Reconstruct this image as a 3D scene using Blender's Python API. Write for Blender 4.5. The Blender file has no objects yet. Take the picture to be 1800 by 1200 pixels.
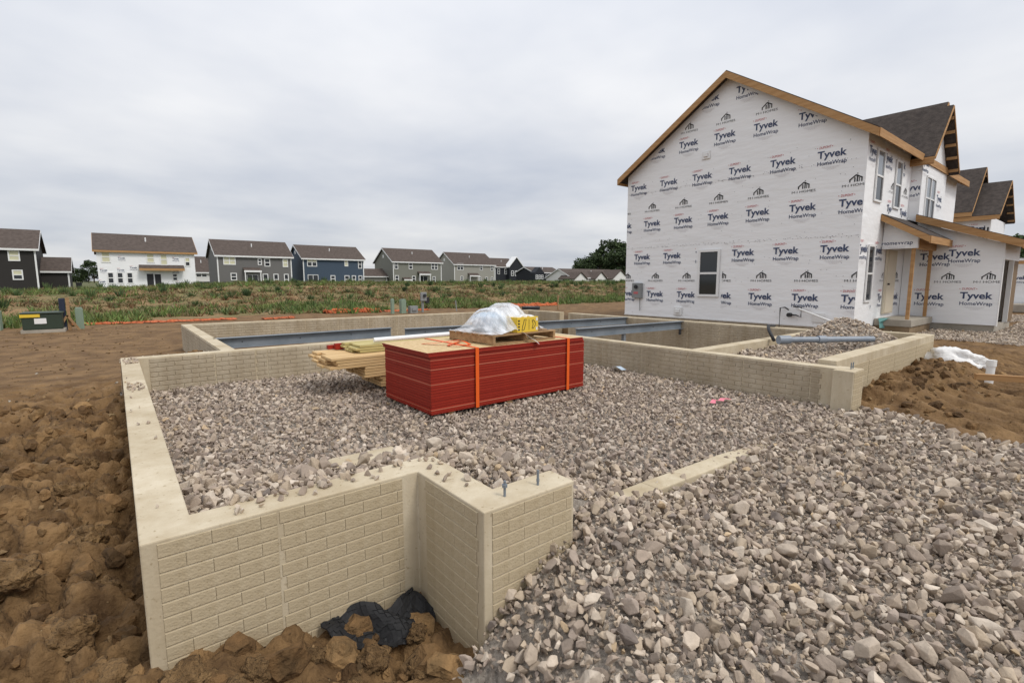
import bpy, bmesh, math, random
import numpy as np
from mathutils import Vector, Matrix
R = math.radians
random.seed(7); rng = np.random.default_rng(11)
S = bpy.context.scene
C = S.collection
# ------------------------------------------------------------------ camera
cam_d = bpy.data.cameras.new('camera'); cam = bpy.data.objects.new('camera', cam_d); C.objects.link(cam)
cam.location = (0, 0, 1.62)
cam.rotation_euler = (R(90 - 7.0275), 0, R(-(90 - 38.742 - 0.0) + 0.0))
cam.rotation_euler[2] = -math.atan2(math.sin(R(38.742)), math.cos(R(38.742)))
cam_d.sensor_width = 36; cam_d.lens = 868 / 1800 * 36
cam_d.clip_start = 0.05; cam_d.clip_end = 3000
S.camera = cam
S.render.resolution_x = 1024; S.render.resolution_y = 682
# ------------------------------------------------------------------ sky: overcast cloud deck over a clear-sky dome
SUN_AZ = R(165); SUN_EL = R(52)          # azimuth measured clockwise from +Y
w = bpy.data.worlds.new('World'); S.world = w; w.use_nodes = True
nt = w.node_tree; nt.nodes.clear()
def N(t, **k):
    n = nt.nodes.new(t)
    for a, b in k.items(): setattr(n, a, b)
    return n
out = N('ShaderNodeOutputWorld'); mixs = N('ShaderNodeMixShader')
bg1 = N('ShaderNodeBackground'); bg2 = N('ShaderNodeBackground')
sky = N('ShaderNodeTexSky', sky_type='NISHITA'); sky.sun_disc = False
sky.sun_elevation = SUN_EL; sky.sun_rotation = SUN_AZ
bg1.inputs[1].default_value = 0.1
nt.links.new(sky.outputs[0], bg1.inputs[0])
tc = N('ShaderNodeTexCoord'); sep = N('ShaderNodeSeparateXYZ'); nt.links.new(tc.outputs['Generated'], sep.inputs[0])
# project view direction on a flat cloud deck: p = d.xy / (d.z + .12)
az = N('ShaderNodeMath', operation='ABSOLUTE'); nt.links.new(sep.outputs[2], az.inputs[0])
add = N('ShaderNodeMath', operation='ADD'); add.inputs[1].default_value = 0.13; nt.links.new(az.outputs[0], add.inputs[0])
dx = N('ShaderNodeMath', operation='DIVIDE'); dy = N('ShaderNodeMath', operation='DIVIDE')
nt.links.new(sep.outputs[0], dx.inputs[0]); nt.links.new(add.outputs[0], dx.inputs[1])
nt.links.new(sep.outputs[1], dy.inputs[0]); nt.links.new(add.outputs[0], dy.inputs[1])
cmb = N('ShaderNodeCombineXYZ'); nt.links.new(dx.outputs[0], cmb.inputs[0]); nt.links.new(dy.outputs[0], cmb.inputs[1])
nz = N('ShaderNodeTexNoise'); nz.inputs['Scale'].default_value = 0.6; nz.inputs['Detail'].default_value = 5; nz.inputs['Roughness'].default_value = 0.5
nt.links.new(cmb.outputs[0], nz.inputs['Vector'])
cr = N('ShaderNodeValToRGB'); nt.links.new(nz.outputs[0], cr.inputs[0])
cr.color_ramp.elements[0].position = 0.31; cr.color_ramp.elements[0].color = (0.54, 0.58, 0.665, 1)
cr.color_ramp.elements[1].position = 0.66; cr.color_ramp.elements[1].color = (0.88, 0.88, 0.89, 1)
# overcast luminance rises towards the zenith (CIE overcast sky)
lum = N('ShaderNodeMath', operation='MULTIPLY_ADD'); lum.inputs[1].default_value = 0.70; lum.inputs[2].default_value = 0.76
nt.links.new(az.outputs[0], lum.inputs[0])
vm = N('ShaderNodeVectorMath', operation='SCALE'); nt.links.new(cr.outputs[0], vm.inputs[0]); nt.links.new(lum.outputs[0], vm.inputs['Scale'])
nt.links.new(vm.outputs[0], bg2.inputs[0]); bg2.inputs[1].default_value = 1.0
mixs.inputs[0].default_value = 0.93
nt.links.new(bg1.outputs[0], mixs.inputs[1]); nt.links.new(bg2.outputs[0], mixs.inputs[2]); nt.links.new(mixs.outputs[0], out.inputs[0])
# ------------------------------------------------------------------ sun behind the cloud
sd = bpy.data.lights.new('sun', 'SUN'); so = bpy.data.objects.new('sun', sd); C.objects.link(so)
sd.energy = 1.5; sd.angle = R(16); sd.color = (1, 0.96, 0.9)
so.rotation_euler = (R(90) - SUN_EL, 0, math.pi - SUN_AZ)
so.location = (0, -20, 30)
S.view_settings.view_transform = 'Standard'; S.view_settings.look = 'None'; S.view_settings.gamma = 1
S.view_settings.exposure = 0.2
# ------------------------------------------------------------------ materials
def mat(name, col, rough=0.85, noise=None, bump=0.0, bscale=40, spec=0.3, attr=None, wave=None, metal=0, streak=0, col2=None, nscale=6, stretch=None, bdist=0.01, detail=6):
    m = bpy.data.materials.new(name); m.use_nodes = True
    t = m.node_tree; b = t.nodes['Principled BSDF']
    b.inputs['Roughness'].default_value = rough; b.inputs['Specular IOR Level'].default_value = spec; b.inputs['Metallic'].default_value = metal
    b.inputs['Base Color'].default_value = (*col, 1)
    co = t.nodes.new('ShaderNodeTexCoord'); vec = co.outputs['Object']
    if stretch:
        mp = t.nodes.new('ShaderNodeMapping'); mp.inputs['Scale'].default_value = stretch; t.links.new(vec, mp.inputs[0]); vec = mp.outputs[0]
    src = None
    if attr:
        a = t.nodes.new('ShaderNodeAttribute'); a.attribute_name = attr; src = a.outputs['Color']
    if col2 is not None:
        n = t.nodes.new('ShaderNodeTexNoise'); n.inputs['Scale'].default_value = nscale; n.inputs['Detail'].default_value = detail; n.inputs['Roughness'].default_value = 0.6
        t.links.new(vec, n.inputs['Vector'])
        r = t.nodes.new('ShaderNodeValToRGB'); r.color_ramp.elements[0].position = 0.36; r.color_ramp.elements[1].position = 0.64
        r.color_ramp.elements[0].color = (*col, 1); r.color_ramp.elements[1].color = (*col2, 1)
        t.links.new(n.outputs[0], r.inputs[0])
        if src is None: src = r.outputs[0]
        else:
            mx = t.nodes.new('ShaderNodeMixRGB'); mx.blend_type = 'MULTIPLY'; mx.inputs[0].default_value = 1
            t.links.new(src, mx.inputs[1]); t.links.new(r.outputs[0], mx.inputs[2]); src = mx.outputs[0]
    if streak and src is not None:
        mp2 = t.nodes.new('ShaderNodeMapping'); mp2.inputs['Scale'].default_value = (7, 7, 0.9); t.links.new(co.outputs['Object'], mp2.inputs[0])
        n3 = t.nodes.new('ShaderNodeTexNoise'); n3.inputs['Scale'].default_value = 1.0; n3.inputs['Detail'].default_value = 8; n3.inputs['Roughness'].default_value = .65; t.links.new(mp2.outputs[0], n3.inputs['Vector'])
        r3 = t.nodes.new('ShaderNodeValToRGB'); r3.color_ramp.elements[0].position = .33; r3.color_ramp.elements[1].position = .62; v = 1 - streak; r3.color_ramp.elements[0].color = (v, v * .96, v * .9, 1); r3.color_ramp.elements[1].color = (1.03, 1.03, 1.03, 1)
        n4 = t.nodes.new('ShaderNodeTexNoise'); n4.inputs['Scale'].default_value = 38; n4.inputs['Detail'].default_value = 2; t.links.new(co.outputs['Object'], n4.inputs['Vector'])
        r4 = t.nodes.new('ShaderNodeValToRGB'); r4.color_ramp.elements[0].position = .27; r4.color_ramp.elements[1].position = .34; r4.color_ramp.elements[0].color = (.72, .68, .62, 1); r4.color_ramp.elements[1].color = (1, 1, 1, 1)
        t.links.new(n3.outputs[0], r3.inputs[0]); t.links.new(n4.outputs[0], r4.inputs[0])
        for rr in (r3, r4):
            mx = t.nodes.new('ShaderNodeMixRGB'); mx.blend_type = 'MULTIPLY'; mx.inputs[0].default_value = 1; t.links.new(src, mx.inputs[1]); t.links.new(rr.outputs[0], mx.inputs[2]); src = mx.outputs[0]
    if src is not None: t.links.new(src, b.inputs['Base Color'])
    if bump:
        n2 = t.nodes.new('ShaderNodeTexNoise'); n2.inputs['Scale'].default_value = bscale; n2.inputs['Detail'].default_value = 5
        t.links.new(vec, n2.inputs['Vector'])
        bp = t.nodes.new('ShaderNodeBump'); bp.inputs['Strength'].default_value = bump; bp.inputs['Distance'].default_value = bdist
        t.links.new(n2.outputs[0], bp.inputs['Height']); t.links.new(bp.outputs[0], b.inputs['Normal'])
    return m
M = {}
M['conc'] = mat('form_concrete', (0.46, 0.385, 0.265), 0.9, col2=(0.59, 0.515, 0.385), nscale=1.6, bump=0.5, bscale=60, bdist=0.004, streak=.12)
M['brick'] = mat('cast_brick_face', (0.42, 0.345, 0.225), 0.92, col2=(0.545, 0.46, 0.325), nscale=1.8, bump=0.55, bscale=75, bdist=0.008, streak=.13)
M['brick_far'] = mat('cast_brick_grey', (0.38, 0.32, 0.235), 0.92, col2=(0.48, 0.41, 0.305), nscale=1.5, bump=0.5, bscale=60, bdist=0.006, streak=.13)
M['conc_grey'] = mat('grey_concrete', (0.30, 0.27, 0.22), 0.9, col2=(0.40, 0.36, 0.30), nscale=2, bump=0.4, bscale=50)
M['formbrown'] = mat('brown_stained_concrete', (0.20, 0.14, 0.08), 0.9, col2=(0.29, 0.21, 0.13), nscale=2, bump=0.3, bscale=40)
M['stone'] = mat('crushed_limestone', (0.80, 0.80, 0.80), 0.92, attr='col', col2=(1.0, 1.0, 1.0), nscale=22, bump=0.6, bscale=90, bdist=0.006)
M['dust'] = mat('gravel_bed', (0.24, 0.205, 0.17), 0.95, col2=(0.38, 0.335, 0.285), nscale=30, bump=1, bscale=60, bdist=0.02)
M['dirt'] = mat('clay_dirt', (0.075, 0.041, 0.017), 0.95, col2=(0.25, 0.150, 0.066), nscale=3.2, bump=1.0, bscale=28, bdist=0.03, detail=10)
M['dirt2'] = mat('trampled_dirt', (0.115, 0.064, 0.027), 0.95, col2=(0.225, 0.135, 0.060), nscale=2.2, bump=0.9, bscale=24, bdist=0.03, detail=10)
M['berm'] = mat('weedy_bank', (0.13, 0.125, 0.045), 0.95, col2=(0.30, 0.18, 0.09), nscale=0.35, bump=1.0, bscale=3, bdist=0.2, detail=12)
M['field'] = mat('rough_grass_field', (0.07, 0.085, 0.03), 0.95, col2=(0.13, 0.12, 0.05), nscale=0.2, bump=0.6, bscale=2, bdist=0.2)
M['clod'] = mat('soil_clod', (0.13, 0.075, 0.032), 0.95, col2=(0.27, 0.165, 0.073), nscale=1.6, bump=1, bscale=6, bdist=0.05, detail=10)
M['soilc'] = mat('crumbly_soil', (0.6, 0.6, 0.6), 0.95, attr='col', col2=(1.15, 1.1, 1.05), nscale=9, bump=1, bscale=40, bdist=0.02)
M['grass'] = mat('weed_leaf', (0.5, 0.5, 0.5), 0.7, attr='col', col2=(1, 1, 1), nscale=2)
M['leaf'] = mat('tree_leaf', (0.5, 0.5, 0.5), 0.7, attr='col', col2=(1, 1, 1), nscale=0.8)
M['bark'] = mat('bark', (0.06, 0.045, 0.03), 0.95, bump=1, bscale=10)
M['wrap'] = mat('house_wrap', (0.83, 0.835, 0.84), 0.5, col2=(0.88, 0.885, 0.89), nscale=0.8, bump=0.32, bscale=2.6, stretch=(1, 0.5, 2.2), bdist=0.06, spec=0.4)
M['navy'] = mat('navy_print', (0.055, 0.075, 0.145), 0.6)
M['redp'] = mat('red_print', (0.52, 0.14, 0.15), 0.6)
M['blk'] = mat('black_print', (0.03, 0.03, 0.032), 0.6)
M['pale'] = mat('pale_print', (0.56, 0.53, 0.54), 0.6)
M['lumber'] = mat('framing_lumber', (0.36, 0.195, 0.08), 0.75, col2=(0.48, 0.285, 0.13), nscale=3, stretch=(0.4, 0.4, 6), bump=0.2, bscale=30)
M['pine'] = mat('pine_board', (0.50, 0.33, 0.15), 0.75, col2=(0.66, 0.46, 0.235), nscale=2.5, stretch=(0.5, 6, 6), bump=0.2, bscale=30)
M['treated'] = mat('treated_board', (0.40, 0.33, 0.13), 0.75, col2=(0.53, 0.45, 0.20), nscale=2.5, stretch=(0.5, 6, 6), bump=0.2, bscale=30)
M['pallet'] = mat('pallet_wood', (0.27, 0.155, 0.075), 0.8, col2=(0.42, 0.27, 0.14), nscale=4, stretch=(0.7, 4, 4), bump=0.3, bscale=30)
M['osb'] = mat('strand_board', (0.50, 0.35, 0.17), 0.75, col2=(0.64, 0.48, 0.27), nscale=22, bump=0.25, bscale=50)
M['rededge'] = mat('red_sealed_edge', (0.26, 0.016, 0.007), 0.6, col2=(0.33, 0.024, 0.010), nscale=5, bump=0.3, bscale=60)
M['reddark'] = mat('red_sealed_edge_dark', (0.215, 0.013, 0.006), 0.6)
M['redlite'] = mat('red_sealed_edge_light', (0.33, 0.027, 0.012), 0.6)
M['redline'] = mat('pale_sheet_edge', (0.50, 0.15, 0.09), 0.7)
M['strap'] = mat('orange_strap', (0.78, 0.12, 0.015), 0.45)
M['shingle'] = mat('asphalt_shingle', (0.040, 0.032, 0.028), 0.95, col2=(0.072, 0.058, 0.050), nscale=5, bump=0.8, bscale=18, bdist=0.02)
M['shingle_b'] = mat('brown_shingle', (0.072, 0.055, 0.046), 0.95, col2=(0.105, 0.082, 0.070), nscale=2.5, bump=0.5, bscale=8)
M['steel'] = mat('primed_steel', (0.16, 0.185, 0.21), 0.55, col2=(0.215, 0.24, 0.265), nscale=2, spec=0.4)
M['dark'] = mat('dark_metal', (0.03, 0.03, 0.033), 0.5)
M['white'] = mat('white_vinyl', (0.78, 0.78, 0.77), 0.4)
M['glass'] = mat('window_glass', (0.022, 0.026, 0.03), 0.06, spec=0.6)
M['glass_up'] = mat('reflective_glass', (0.20, 0.22, 0.24), 0.06, spec=0.9)
M['blind'] = mat('cream_blind', (0.62, 0.60, 0.42), 0.5)
M['pvc'] = mat('white_pvc', (0.80, 0.80, 0.78), 0.35)
M['pvcgrey'] = mat('grey_pvc', (0.20, 0.23, 0.27), 0.4, col2=(0.25, 0.28, 0.32), nscale=4)
M['green'] = mat('utility_green', (0.035, 0.05, 0.035), 0.5)
M['palegreen'] = mat('pale_green_box', (0.22, 0.29, 0.22), 0.5)
M['yellow'] = mat('yellow_carton', (0.72, 0.50, 0.05), 0.6)
M['felt'] = mat('black_felt', (0.02, 0.02, 0.021), 0.7, bump=0.4, bscale=14, bdist=0.02)
M['bagw'] = mat('white_plastic_bag', (0.75, 0.74, 0.72), 0.35, bump=0.6, bscale=14, bdist=0.03)
M['teal'] = mat('teal_cloth', (0.15, 0.33, 0.31), 0.8, bump=0.4, bscale=20)
M['pink'] = mat('pink_flag', (0.75, 0.22, 0.28), 0.6)
M['orangenet'] = mat('orange_fence_fabric', (0.50, 0.13, 0.045), 0.7, bump=0.5, bscale=8)
M['greybox'] = mat('grey_enclosure', (0.25, 0.26, 0.26), 0.45)
M['bluebag'] = mat('pale_blue_film', (0.50, 0.60, 0.70), 0.35)
M['navyc'] = mat('dark_blue_cover', (0.022, 0.028, 0.05), 0.6)
M['beige'] = mat('beige_door', (0.62, 0.55, 0.43), 0.5)
M['brownj'] = mat('brown_jamb', (0.20, 0.135, 0.075), 0.7)
for k, c in dict(s_char=(0.030, 0.027, 0.025), s_grey=(0.15, 0.145, 0.14), s_blue=(0.055, 0.08, 0.115), s_sage=(0.20, 0.20, 0.17), s_lite=(0.31, 0.30, 0.265), s_ink=(0.022, 0.024, 0.03), s_white=(0.72, 0.71, 0.69)).items():
    M[k] = mat('siding_' + k[2:], c, 0.7, bump=0.3, bscale=3, stretch=(0.05, 0.05, 8), bdist=0.02)
def film_mat():
    m = bpy.data.materials.new('clear_stretch_film'); m.use_nodes = True; t = m.node_tree; t.nodes.clear()
    o = t.nodes.new('ShaderNodeOutputMaterial'); mx = t.nodes.new('ShaderNodeMixShader'); tr = t.nodes.new('ShaderNodeBsdfTransparent')
    p = t.nodes.new('ShaderNodeBsdfPrincipled'); p.inputs['Base Color'].default_value = (0.82, 0.84, 0.87, 1); p.inputs['Roughness'].default_value = 0.22
    co = t.nodes.new('ShaderNodeTexCoord'); mp = t.nodes.new('ShaderNodeMapping'); mp.inputs['Scale'].default_value = (9, 2.5, 1.5); mp.inputs['Rotation'].default_value = (0, 0.5, 0.5)
    n = t.nodes.new('ShaderNodeTexNoise'); n.inputs['Scale'].default_value = 1.6; n.inputs['Detail'].default_value = 5
    r = t.nodes.new('ShaderNodeValToRGB'); r.color_ramp.elements[0].position = 0.35; r.color_ramp.elements[0].color = (0.22, 0.22, 0.22, 1); r.color_ramp.elements[1].position = 0.66; r.color_ramp.elements[1].color = (0.80, 0.80, 0.80, 1)
    bp = t.nodes.new('ShaderNodeBump'); bp.inputs['Strength'].default_value = 0.8; bp.inputs['Distance'].default_value = 0.03
    L = t.links.new
    L(co.outputs['Object'], mp.inputs[0]); L(mp.outputs[0], n.inputs['Vector']); L(n.outputs[0], r.inputs[0]); L(n.outputs[0], bp.inputs['Height']); L(bp.outputs[0], p.inputs['Normal'])
    L(r.outputs[0], mx.inputs[0]); L(tr.outputs[0], mx.inputs[1]); L(p.outputs[0], mx.inputs[2]); L(mx.outputs[0], o.inputs[0])
    return m
M['film'] = film_mat()
# ------------------------------------------------------------------ mesh helpers
ORG = {}
def tag(o, label=None, cat=None, group=None, kind=None):
    if label: o['label'] = label
    if cat: o['category'] = cat
    if group: o['group'] = group
    if kind: o['kind'] = kind
    return o
def thing(name, loc, label, cat, group=None, rotz=0):
    o = bpy.data.objects.new(name, None); C.objects.link(o); o.location = loc; o.rotation_euler = (0, 0, rotz)
    o.empty_display_size = 0.2
    ORG[o] = Vector(loc) if not rotz else Vector((0, 0, 0))
    return tag(o, label, cat, group)
class MB:
    def __init__(s): s.v = []; s.f = []; s.m = []
    def poly(s, pts, mi=0):
        n = len(s.v); s.v += [tuple(p) for p in pts]; s.f.append(tuple(range(n, n + len(pts)))); s.m.append(mi); return s
    def box(s, x0, y0, z0, x1, y1, z1, mi=0, top=None):
        n = len(s.v)
        s.v += [(x0, y0, z0), (x1, y0, z0), (x1, y1, z0), (x0, y1, z0), (x0, y0, z1), (x1, y0, z1), (x1, y1, z1), (x0, y1, z1)]
        for q in ((0, 3, 2, 1), (4, 5, 6, 7), (0, 1, 5, 4), (1, 2, 6, 5), (2, 3, 7, 6), (3, 0, 4, 7)):
            s.f.append(tuple(n + i for i in q)); s.m.append(top if (top is not None and q == (4, 5, 6, 7)) else mi)
        return s
    def hexa(s, p, mi=0):
        n = len(s.v); s.v += [tuple(q) for q in p]
        for q in ((0, 3, 2, 1), (4, 5, 6, 7), (0, 1, 5, 4), (1, 2, 6, 5), (2, 3, 7, 6), (3, 0, 4, 7)):
            s.f.append(tuple(n + i for i in q)); s.m.append(mi)
        return s
    def prism(s, pts, z0, z1, mi=0):
        n = len(s.v); k = len(pts)
        s.v += [(x, y, z0) for x, y in pts] + [(x, y, z1) for x, y in pts]
        s.f.append(tuple(range(n + k - 1, n - 1, -1))); s.f.append(tuple(range(n + k, n + 2 * k))); s.m += [mi, mi]
        for i in range(k):
            j = (i + 1) % k; s.f.append((n + i, n + j, n + k + j, n + k + i)); s.m.append(mi)
        return s
    def slab(s, pts, off, mi=0):     # planar polygon pts (3d) thickened by vector off
        n = len(s.v); k = len(pts); o = Vector(off)
        s.v += [tuple(p) for p in pts] + [tuple(Vector(p) + o) for p in pts]
        s.f.append(tuple(range(n + k - 1, n - 1, -1))); s.f.append(tuple(range(n + k, n + 2 * k))); s.m += [mi, mi]
        for i in range(k):
            j = (i + 1) % k; s.f.append((n + i, n + j, n + k + j, n + k + i)); s.m.append(mi)
        return s
    def tube(s, path, r, seg=12, cap=True, mi=0):
        path = [Vector(p) for p in path]; n0 = len(s.v); prev = None
        for i, p in enumerate(path):
            d = (path[min(i + 1, len(path) - 1)] - path[max(i - 1, 0)]).normalized()
            u = d.cross(Vector((0, 0, 1)))
            if u.length < 1e-3: u = Vector((1, 0, 0)) if prev is None else prev
            u.normalize(); prev = u; v = u.cross(d)
            rr = r[i] if isinstance(r, (list, tuple)) else r
            for k in range(seg):
                a = 2 * math.pi * k / seg; s.v.append(tuple(p + (u * math.cos(a) + v * math.sin(a)) * rr))
        for i in range(len(path) - 1):
            for k in range(seg):
                a = n0 + i * seg + k; b = n0 + i * seg + (k + 1) % seg
                s.f.append((a, b, b + seg, a + seg)); s.m.append(mi)
        if cap:
            s.f.append(tuple(n0 + k for k in range(seg))[::-1]); s.f.append(tuple(n0 + (len(path) - 1) * seg + k for k in range(seg))); s.m += [mi, mi]
        return s
    def build(s, name, mats, parent=None, bevel=0, smooth=False, local=False, fix=True):
        me = bpy.data.meshes.new(name)
        o0 = Vector((0, 0, 0)) if (parent is None or local) else ORG[parent]
        me.from_pydata([tuple(Vector(v) - o0) for v in s.v], [], s.f)
        if not isinstance(mats, (list, tuple)): mats = [mats]
        for m in mats: me.materials.append(M[m])
        if len(mats) > 1: me.polygons.foreach_set('material_index', s.m)
        if fix:
            bm = bmesh.new(); bm.from_mesh(me); bmesh.ops.recalc_face_normals(bm, faces=bm.faces); bm.to_mesh(me); bm.free()
        if smooth: me.polygons.foreach_set('use_smooth', [True] * len(me.polygons))
        o = bpy.data.objects.new(name, me); C.objects.link(o)
        if parent: o.parent = parent; ORG[o] = o0
        else: ORG[o] = Vector((0, 0, 0))
        if bevel:
            b = o.modifiers.new('bevel', 'BEVEL'); b.width = bevel; b.segments = 2; b.limit_method = 'ANGLE'; b.angle_limit = R(40)
        return o
def inst(name, me, parent, loc, rot=(0, 0, 0), scale=(1, 1, 1)):
    o = bpy.data.objects.new(name, me); C.objects.link(o); o.parent = parent
    o.location = Vector(loc) - (ORG[parent] if parent else Vector((0, 0, 0))); o.rotation_euler = rot; o.scale = scale
    if parent: ORG[o] = ORG[parent]
    return o
def centre(o):      # move a top-level mesh's origin to its base
    me = o.data; n = len(me.vertices); a = np.empty(n * 3); me.vertices.foreach_get('co', a); a = a.reshape(-1, 3)
    c = np.array([(a[:, 0].min() + a[:, 0].max()) / 2, (a[:, 1].min() + a[:, 1].max()) / 2, a[:, 2].min()])
    me.vertices.foreach_set('co', (a - c).ravel()); o.location = c; ORG[o] = Vector(c); me.update(); return o
# numpy noise ------------------------------------------------------
def _h(ix, iy, s):
    n = (ix * 374761393 + iy * 668265263 + s * 974634777) & 0xffffffff
    n = ((n ^ (n >> 13)) * 1274126177) & 0xffffffff
    return ((n ^ (n >> 16)) & 0xffff) / 65535.0
def vnoise(x, y, s=0):
    ix = np.floor(x).astype(np.int64); iy = np.floor(y).astype(np.int64); fx = x - ix; fy = y - iy
    fx = fx * fx * (3 - 2 * fx); fy = fy * fy * (3 - 2 * fy)
    return (_h(ix, iy, s) * (1 - fx) + _h(ix + 1, iy, s) * fx) * (1 - fy) + (_h(ix, iy + 1, s) * (1 - fx) + _h(ix + 1, iy + 1, s) * fx) * fy
def fbm(x, y, o=4, s=0):
    r = 0; a = 0.5
    for i in range(o): r = r + a * (vnoise(x, y, s + i) - 0.5); x = x * 2.03; y = y * 2.03; a *= 0.5
    return r
def cells(x, y, s=0):           # rounded lumps: 1 at lump centre, 0 at the borders
    ix = np.floor(x).astype(np.int64); iy = np.floor(y).astype(np.int64); d = np.full(x.shape, 9.0)
    for a in (-1, 0, 1):
        for b in (-1, 0, 1):
            px = ix + a + _h(ix + a, iy + b, s); py = iy + b + _h(ix + a, iy + b, s + 5)
            d = np.minimum(d, (px - x) ** 2 + (py - y) ** 2)
    return np.clip(1 - d * 1.4, 0, 1)
def sm(a, b, x): t = np.clip((x - a) / (b - a), 0, 1); return t * t * (3 - 2 * t)
# ------------------------------------------------------------------ ground heights
def gravel_z(x, y):
    z = 0.0 + 0.05 * fbm(x * 0.9, y * 0.9, 3, 3)
    front = (1 - sm(2.7, 4.6, y)) * (1 - sm(1.7, 3.0, x))
    z = z + 0.43 * front * (y > 2.04)
    z = z + 0.16 * (1 - sm(0.2, 1.2, x)) * sm(3, 4.5, y) * (1 - sm(5, 8, y)) * (y > 2)
    # heap against the left pilaster, falling towards the pit on its left
    ap = (y <= 2.04)
    z = np.where(ap, 0.02 + 0.05 * fbm(x, y, 3, 9) + 0.20 * np.exp(-((x - 2.2) ** 2 / 0.5 + (y - 1.9) ** 2 / 0.35)) - 0.32 * (1 - sm(0.9, 1.75, x + 0.25 * (1.8 - y))), z)
    return z
def porch_z(x, y): return 0.36 + 0.50 * np.exp(-((x - 11.2) ** 2 / 0.9 + (y - 3.45) ** 2 / 0.45)) + 0.04 * fbm(x * 2, y * 2, 3, 4)
def in_garage(x, y): return ((x > 0.2) & (x < 7.1) & (y > 2.72) & (y < 8.84)) | ((x > 1.51) & (x < 6.95) & (y > 2.05) & (y <= 2.72)) | ((x > 6.9) & (x < 7.1) & (y > 2.25) & (y < 2.72))
def in_apron(x, y): return (((y <= 2.05) & (x > 1.93)) | ((y <= 1.85) & (x > 1.22 - 0.35 * (1.85 - y) + 0.12 * np.sin(y * 9)))) & (y > -1.6) & (x < 6.52 + 0.42 * y + 0.1 * np.sin(y * 5)) & ~((x > 6.9) & (y > 1.98))
def in_porch(x, y): return (x > 7.3) & (x < 12.3) & (y > 2.56) & (y < 4.2)
def in_spill(x, y): return (x > -0.02) & (x < 1.27) & (y > 9.02) & (y < 9.42)
def in_nb(x, y): return (x > 18.2) & (x < 34) & (y > 1.2 + 0.3 * np.sin(x)) & (y < 5.1) & ~((x > 19.4) & (x < 22.2) & (y > 4.15)) & ~((x > 21.95) & (x < 28.1) & (y > 2.6))
def in_house(x, y): return ((x > 1.3) & (x < 12.3) & (y > 8.95) & (y < 14.6)) | ((x > 7.2) & (x < 12.3) & (y > 4.3) & (y < 9.1))
def ground_z(x, y):
    near = (1 - sm(9, 16, y)) * (1 - sm(14, 20, x)) * sm(-14, -7, x)
    z = -0.13 + 0.05 * fbm(x * 0.35, y * 0.35, 3, 20)
    wx = x + 0.30 * fbm(x * 2.1, y * 2.1, 3, 40) + 0.10 * fbm(x * 7, y * 7, 2, 41); wy = y + 0.30 * fbm(x * 2.1, y * 2.1, 3, 42) + 0.10 * fbm(x * 7, y * 7, 2, 43)
    rough = (0.26 * cells(wx * 1.5, wy * 1.5, 1) ** .6 + 0.44 * cells(wx * 3.1 + 3, wy * 3.1, 2) ** .5 + 0.32 * cells(wx * 6.5, wy * 6.5, 3) ** .5 + 0.15 * cells(wx * 13, wy * 13, 4) ** .5 + 0.2 * fbm(x * 9, y * 9, 3, 8)) * 0.75
    leftz = (1 - sm(-0.1, 0.4, x)) * (1 - sm(6.0, 12.5, y))          # churned strip left of the wall
    frontz = (1 - sm(1.25, 1.6, x)) * (1 - sm(2.3, 2.9, y))
    k = np.maximum(leftz, frontz)
    z = z + near * (k * (rough - 0.60) + (1 - k) * 0.06 * rough)
    z = z - 0.14 * near * np.exp(-((x + 0.12) / 0.28) ** 2) * (1 - sm(6, 8.5, y)) * sm(0.5, 2, y)
    z = z * (1 - frontz * near * sm(-.3, .1, x)) + frontz * near * sm(-.3, .1, x) * (-0.15 - 0.21 * sm(.15, .9, x) + 0.5 * (rough - 0.60))
    # right side: wheel ruts and a bank of soil against the porch wall
    rt = sm(6.2, 7.4, x - 0.42 * y) * (1 - sm(15, 18, x)) * (1 - sm(4.5, 6.5, y))
    d = (x - 0.42 * y) * 0.92
    z = z + rt * (0.045 * np.sin(d * 15 + 2 * fbm(x * .5, y * .5, 2, 5)) + 0.10 * cells(x * 3.5, y * 3.5, 7) ** .6 * sm(1.0, 1.8, y) + 0.05 * fbm(x * 6, y * 6, 3, 2) + 0.22 * (rough - .55) * sm(1.0, 1.9, y) + 0.06 * (rough - .5))
    z = z + 0.075 * rt * np.exp(-((y - 2.0) / 0.45) ** 2) * sm(7.9, 9.0, x) * (1 - sm(12.2, 13.4, x)) * (0.6 + cells(x * 2.2, y * 2.2, 6))
    z = z - 0.10 * rt * np.exp(-((x - 7.7) ** 2 + (y - 2.1) ** 2) / 0.15)
    z = z + 0.28 * np.exp(-((x - 1.0) ** 2 / 0.5 + (y - 10.6) ** 2 / 1.3)) * (0.6 + 0.8 * cells(x * 3, y * 3, 9)) * (x < 1.4)
    z = z + 0.22 * np.exp(-((x - 12.9) ** 2 / 0.3 + (y - 12.3) ** 2 / 0.5)) * (0.5 + cells(x * 3, y * 3, 9))
    # bank with weeds, then the level pad the far houses stand on
    yy = y - 0.02 * x
    bank = sm(27, 52, yy); crest = 0.78 + 0.55 * sm(-4, 12, x) + 0.15 * fbm(x * 0.08, y * 0.08, 3, 31)
    z = z + bank * (crest + 0.13 + 0.22 * fbm(x * 0.4, y * 0.4, 4, 33)) - sm(56, 74, yy) * (crest - 0.4) 
    z = np.where(in_garage(x, y), gravel_z(x, y) - 0.035, z)
    ap = in_apron(x, y); z = np.where(ap, gravel_z(x, y) - 0.035, z)
    z = np.where(in_porch(x, y), porch_z(x, y) - 0.03, z)
    z = np.where(in_spill(x, y), 0.40 - 0.15 * (y - 9.02), z)
    z = np.where(in_house(x, y), -0.75 + 0.03 * fbm(x, y, 2, 1), z)
    z = np.where(in_nb(x, y), -0.05 + 0.04 * fbm(x, y, 2, 1), z)
    return z
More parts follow.
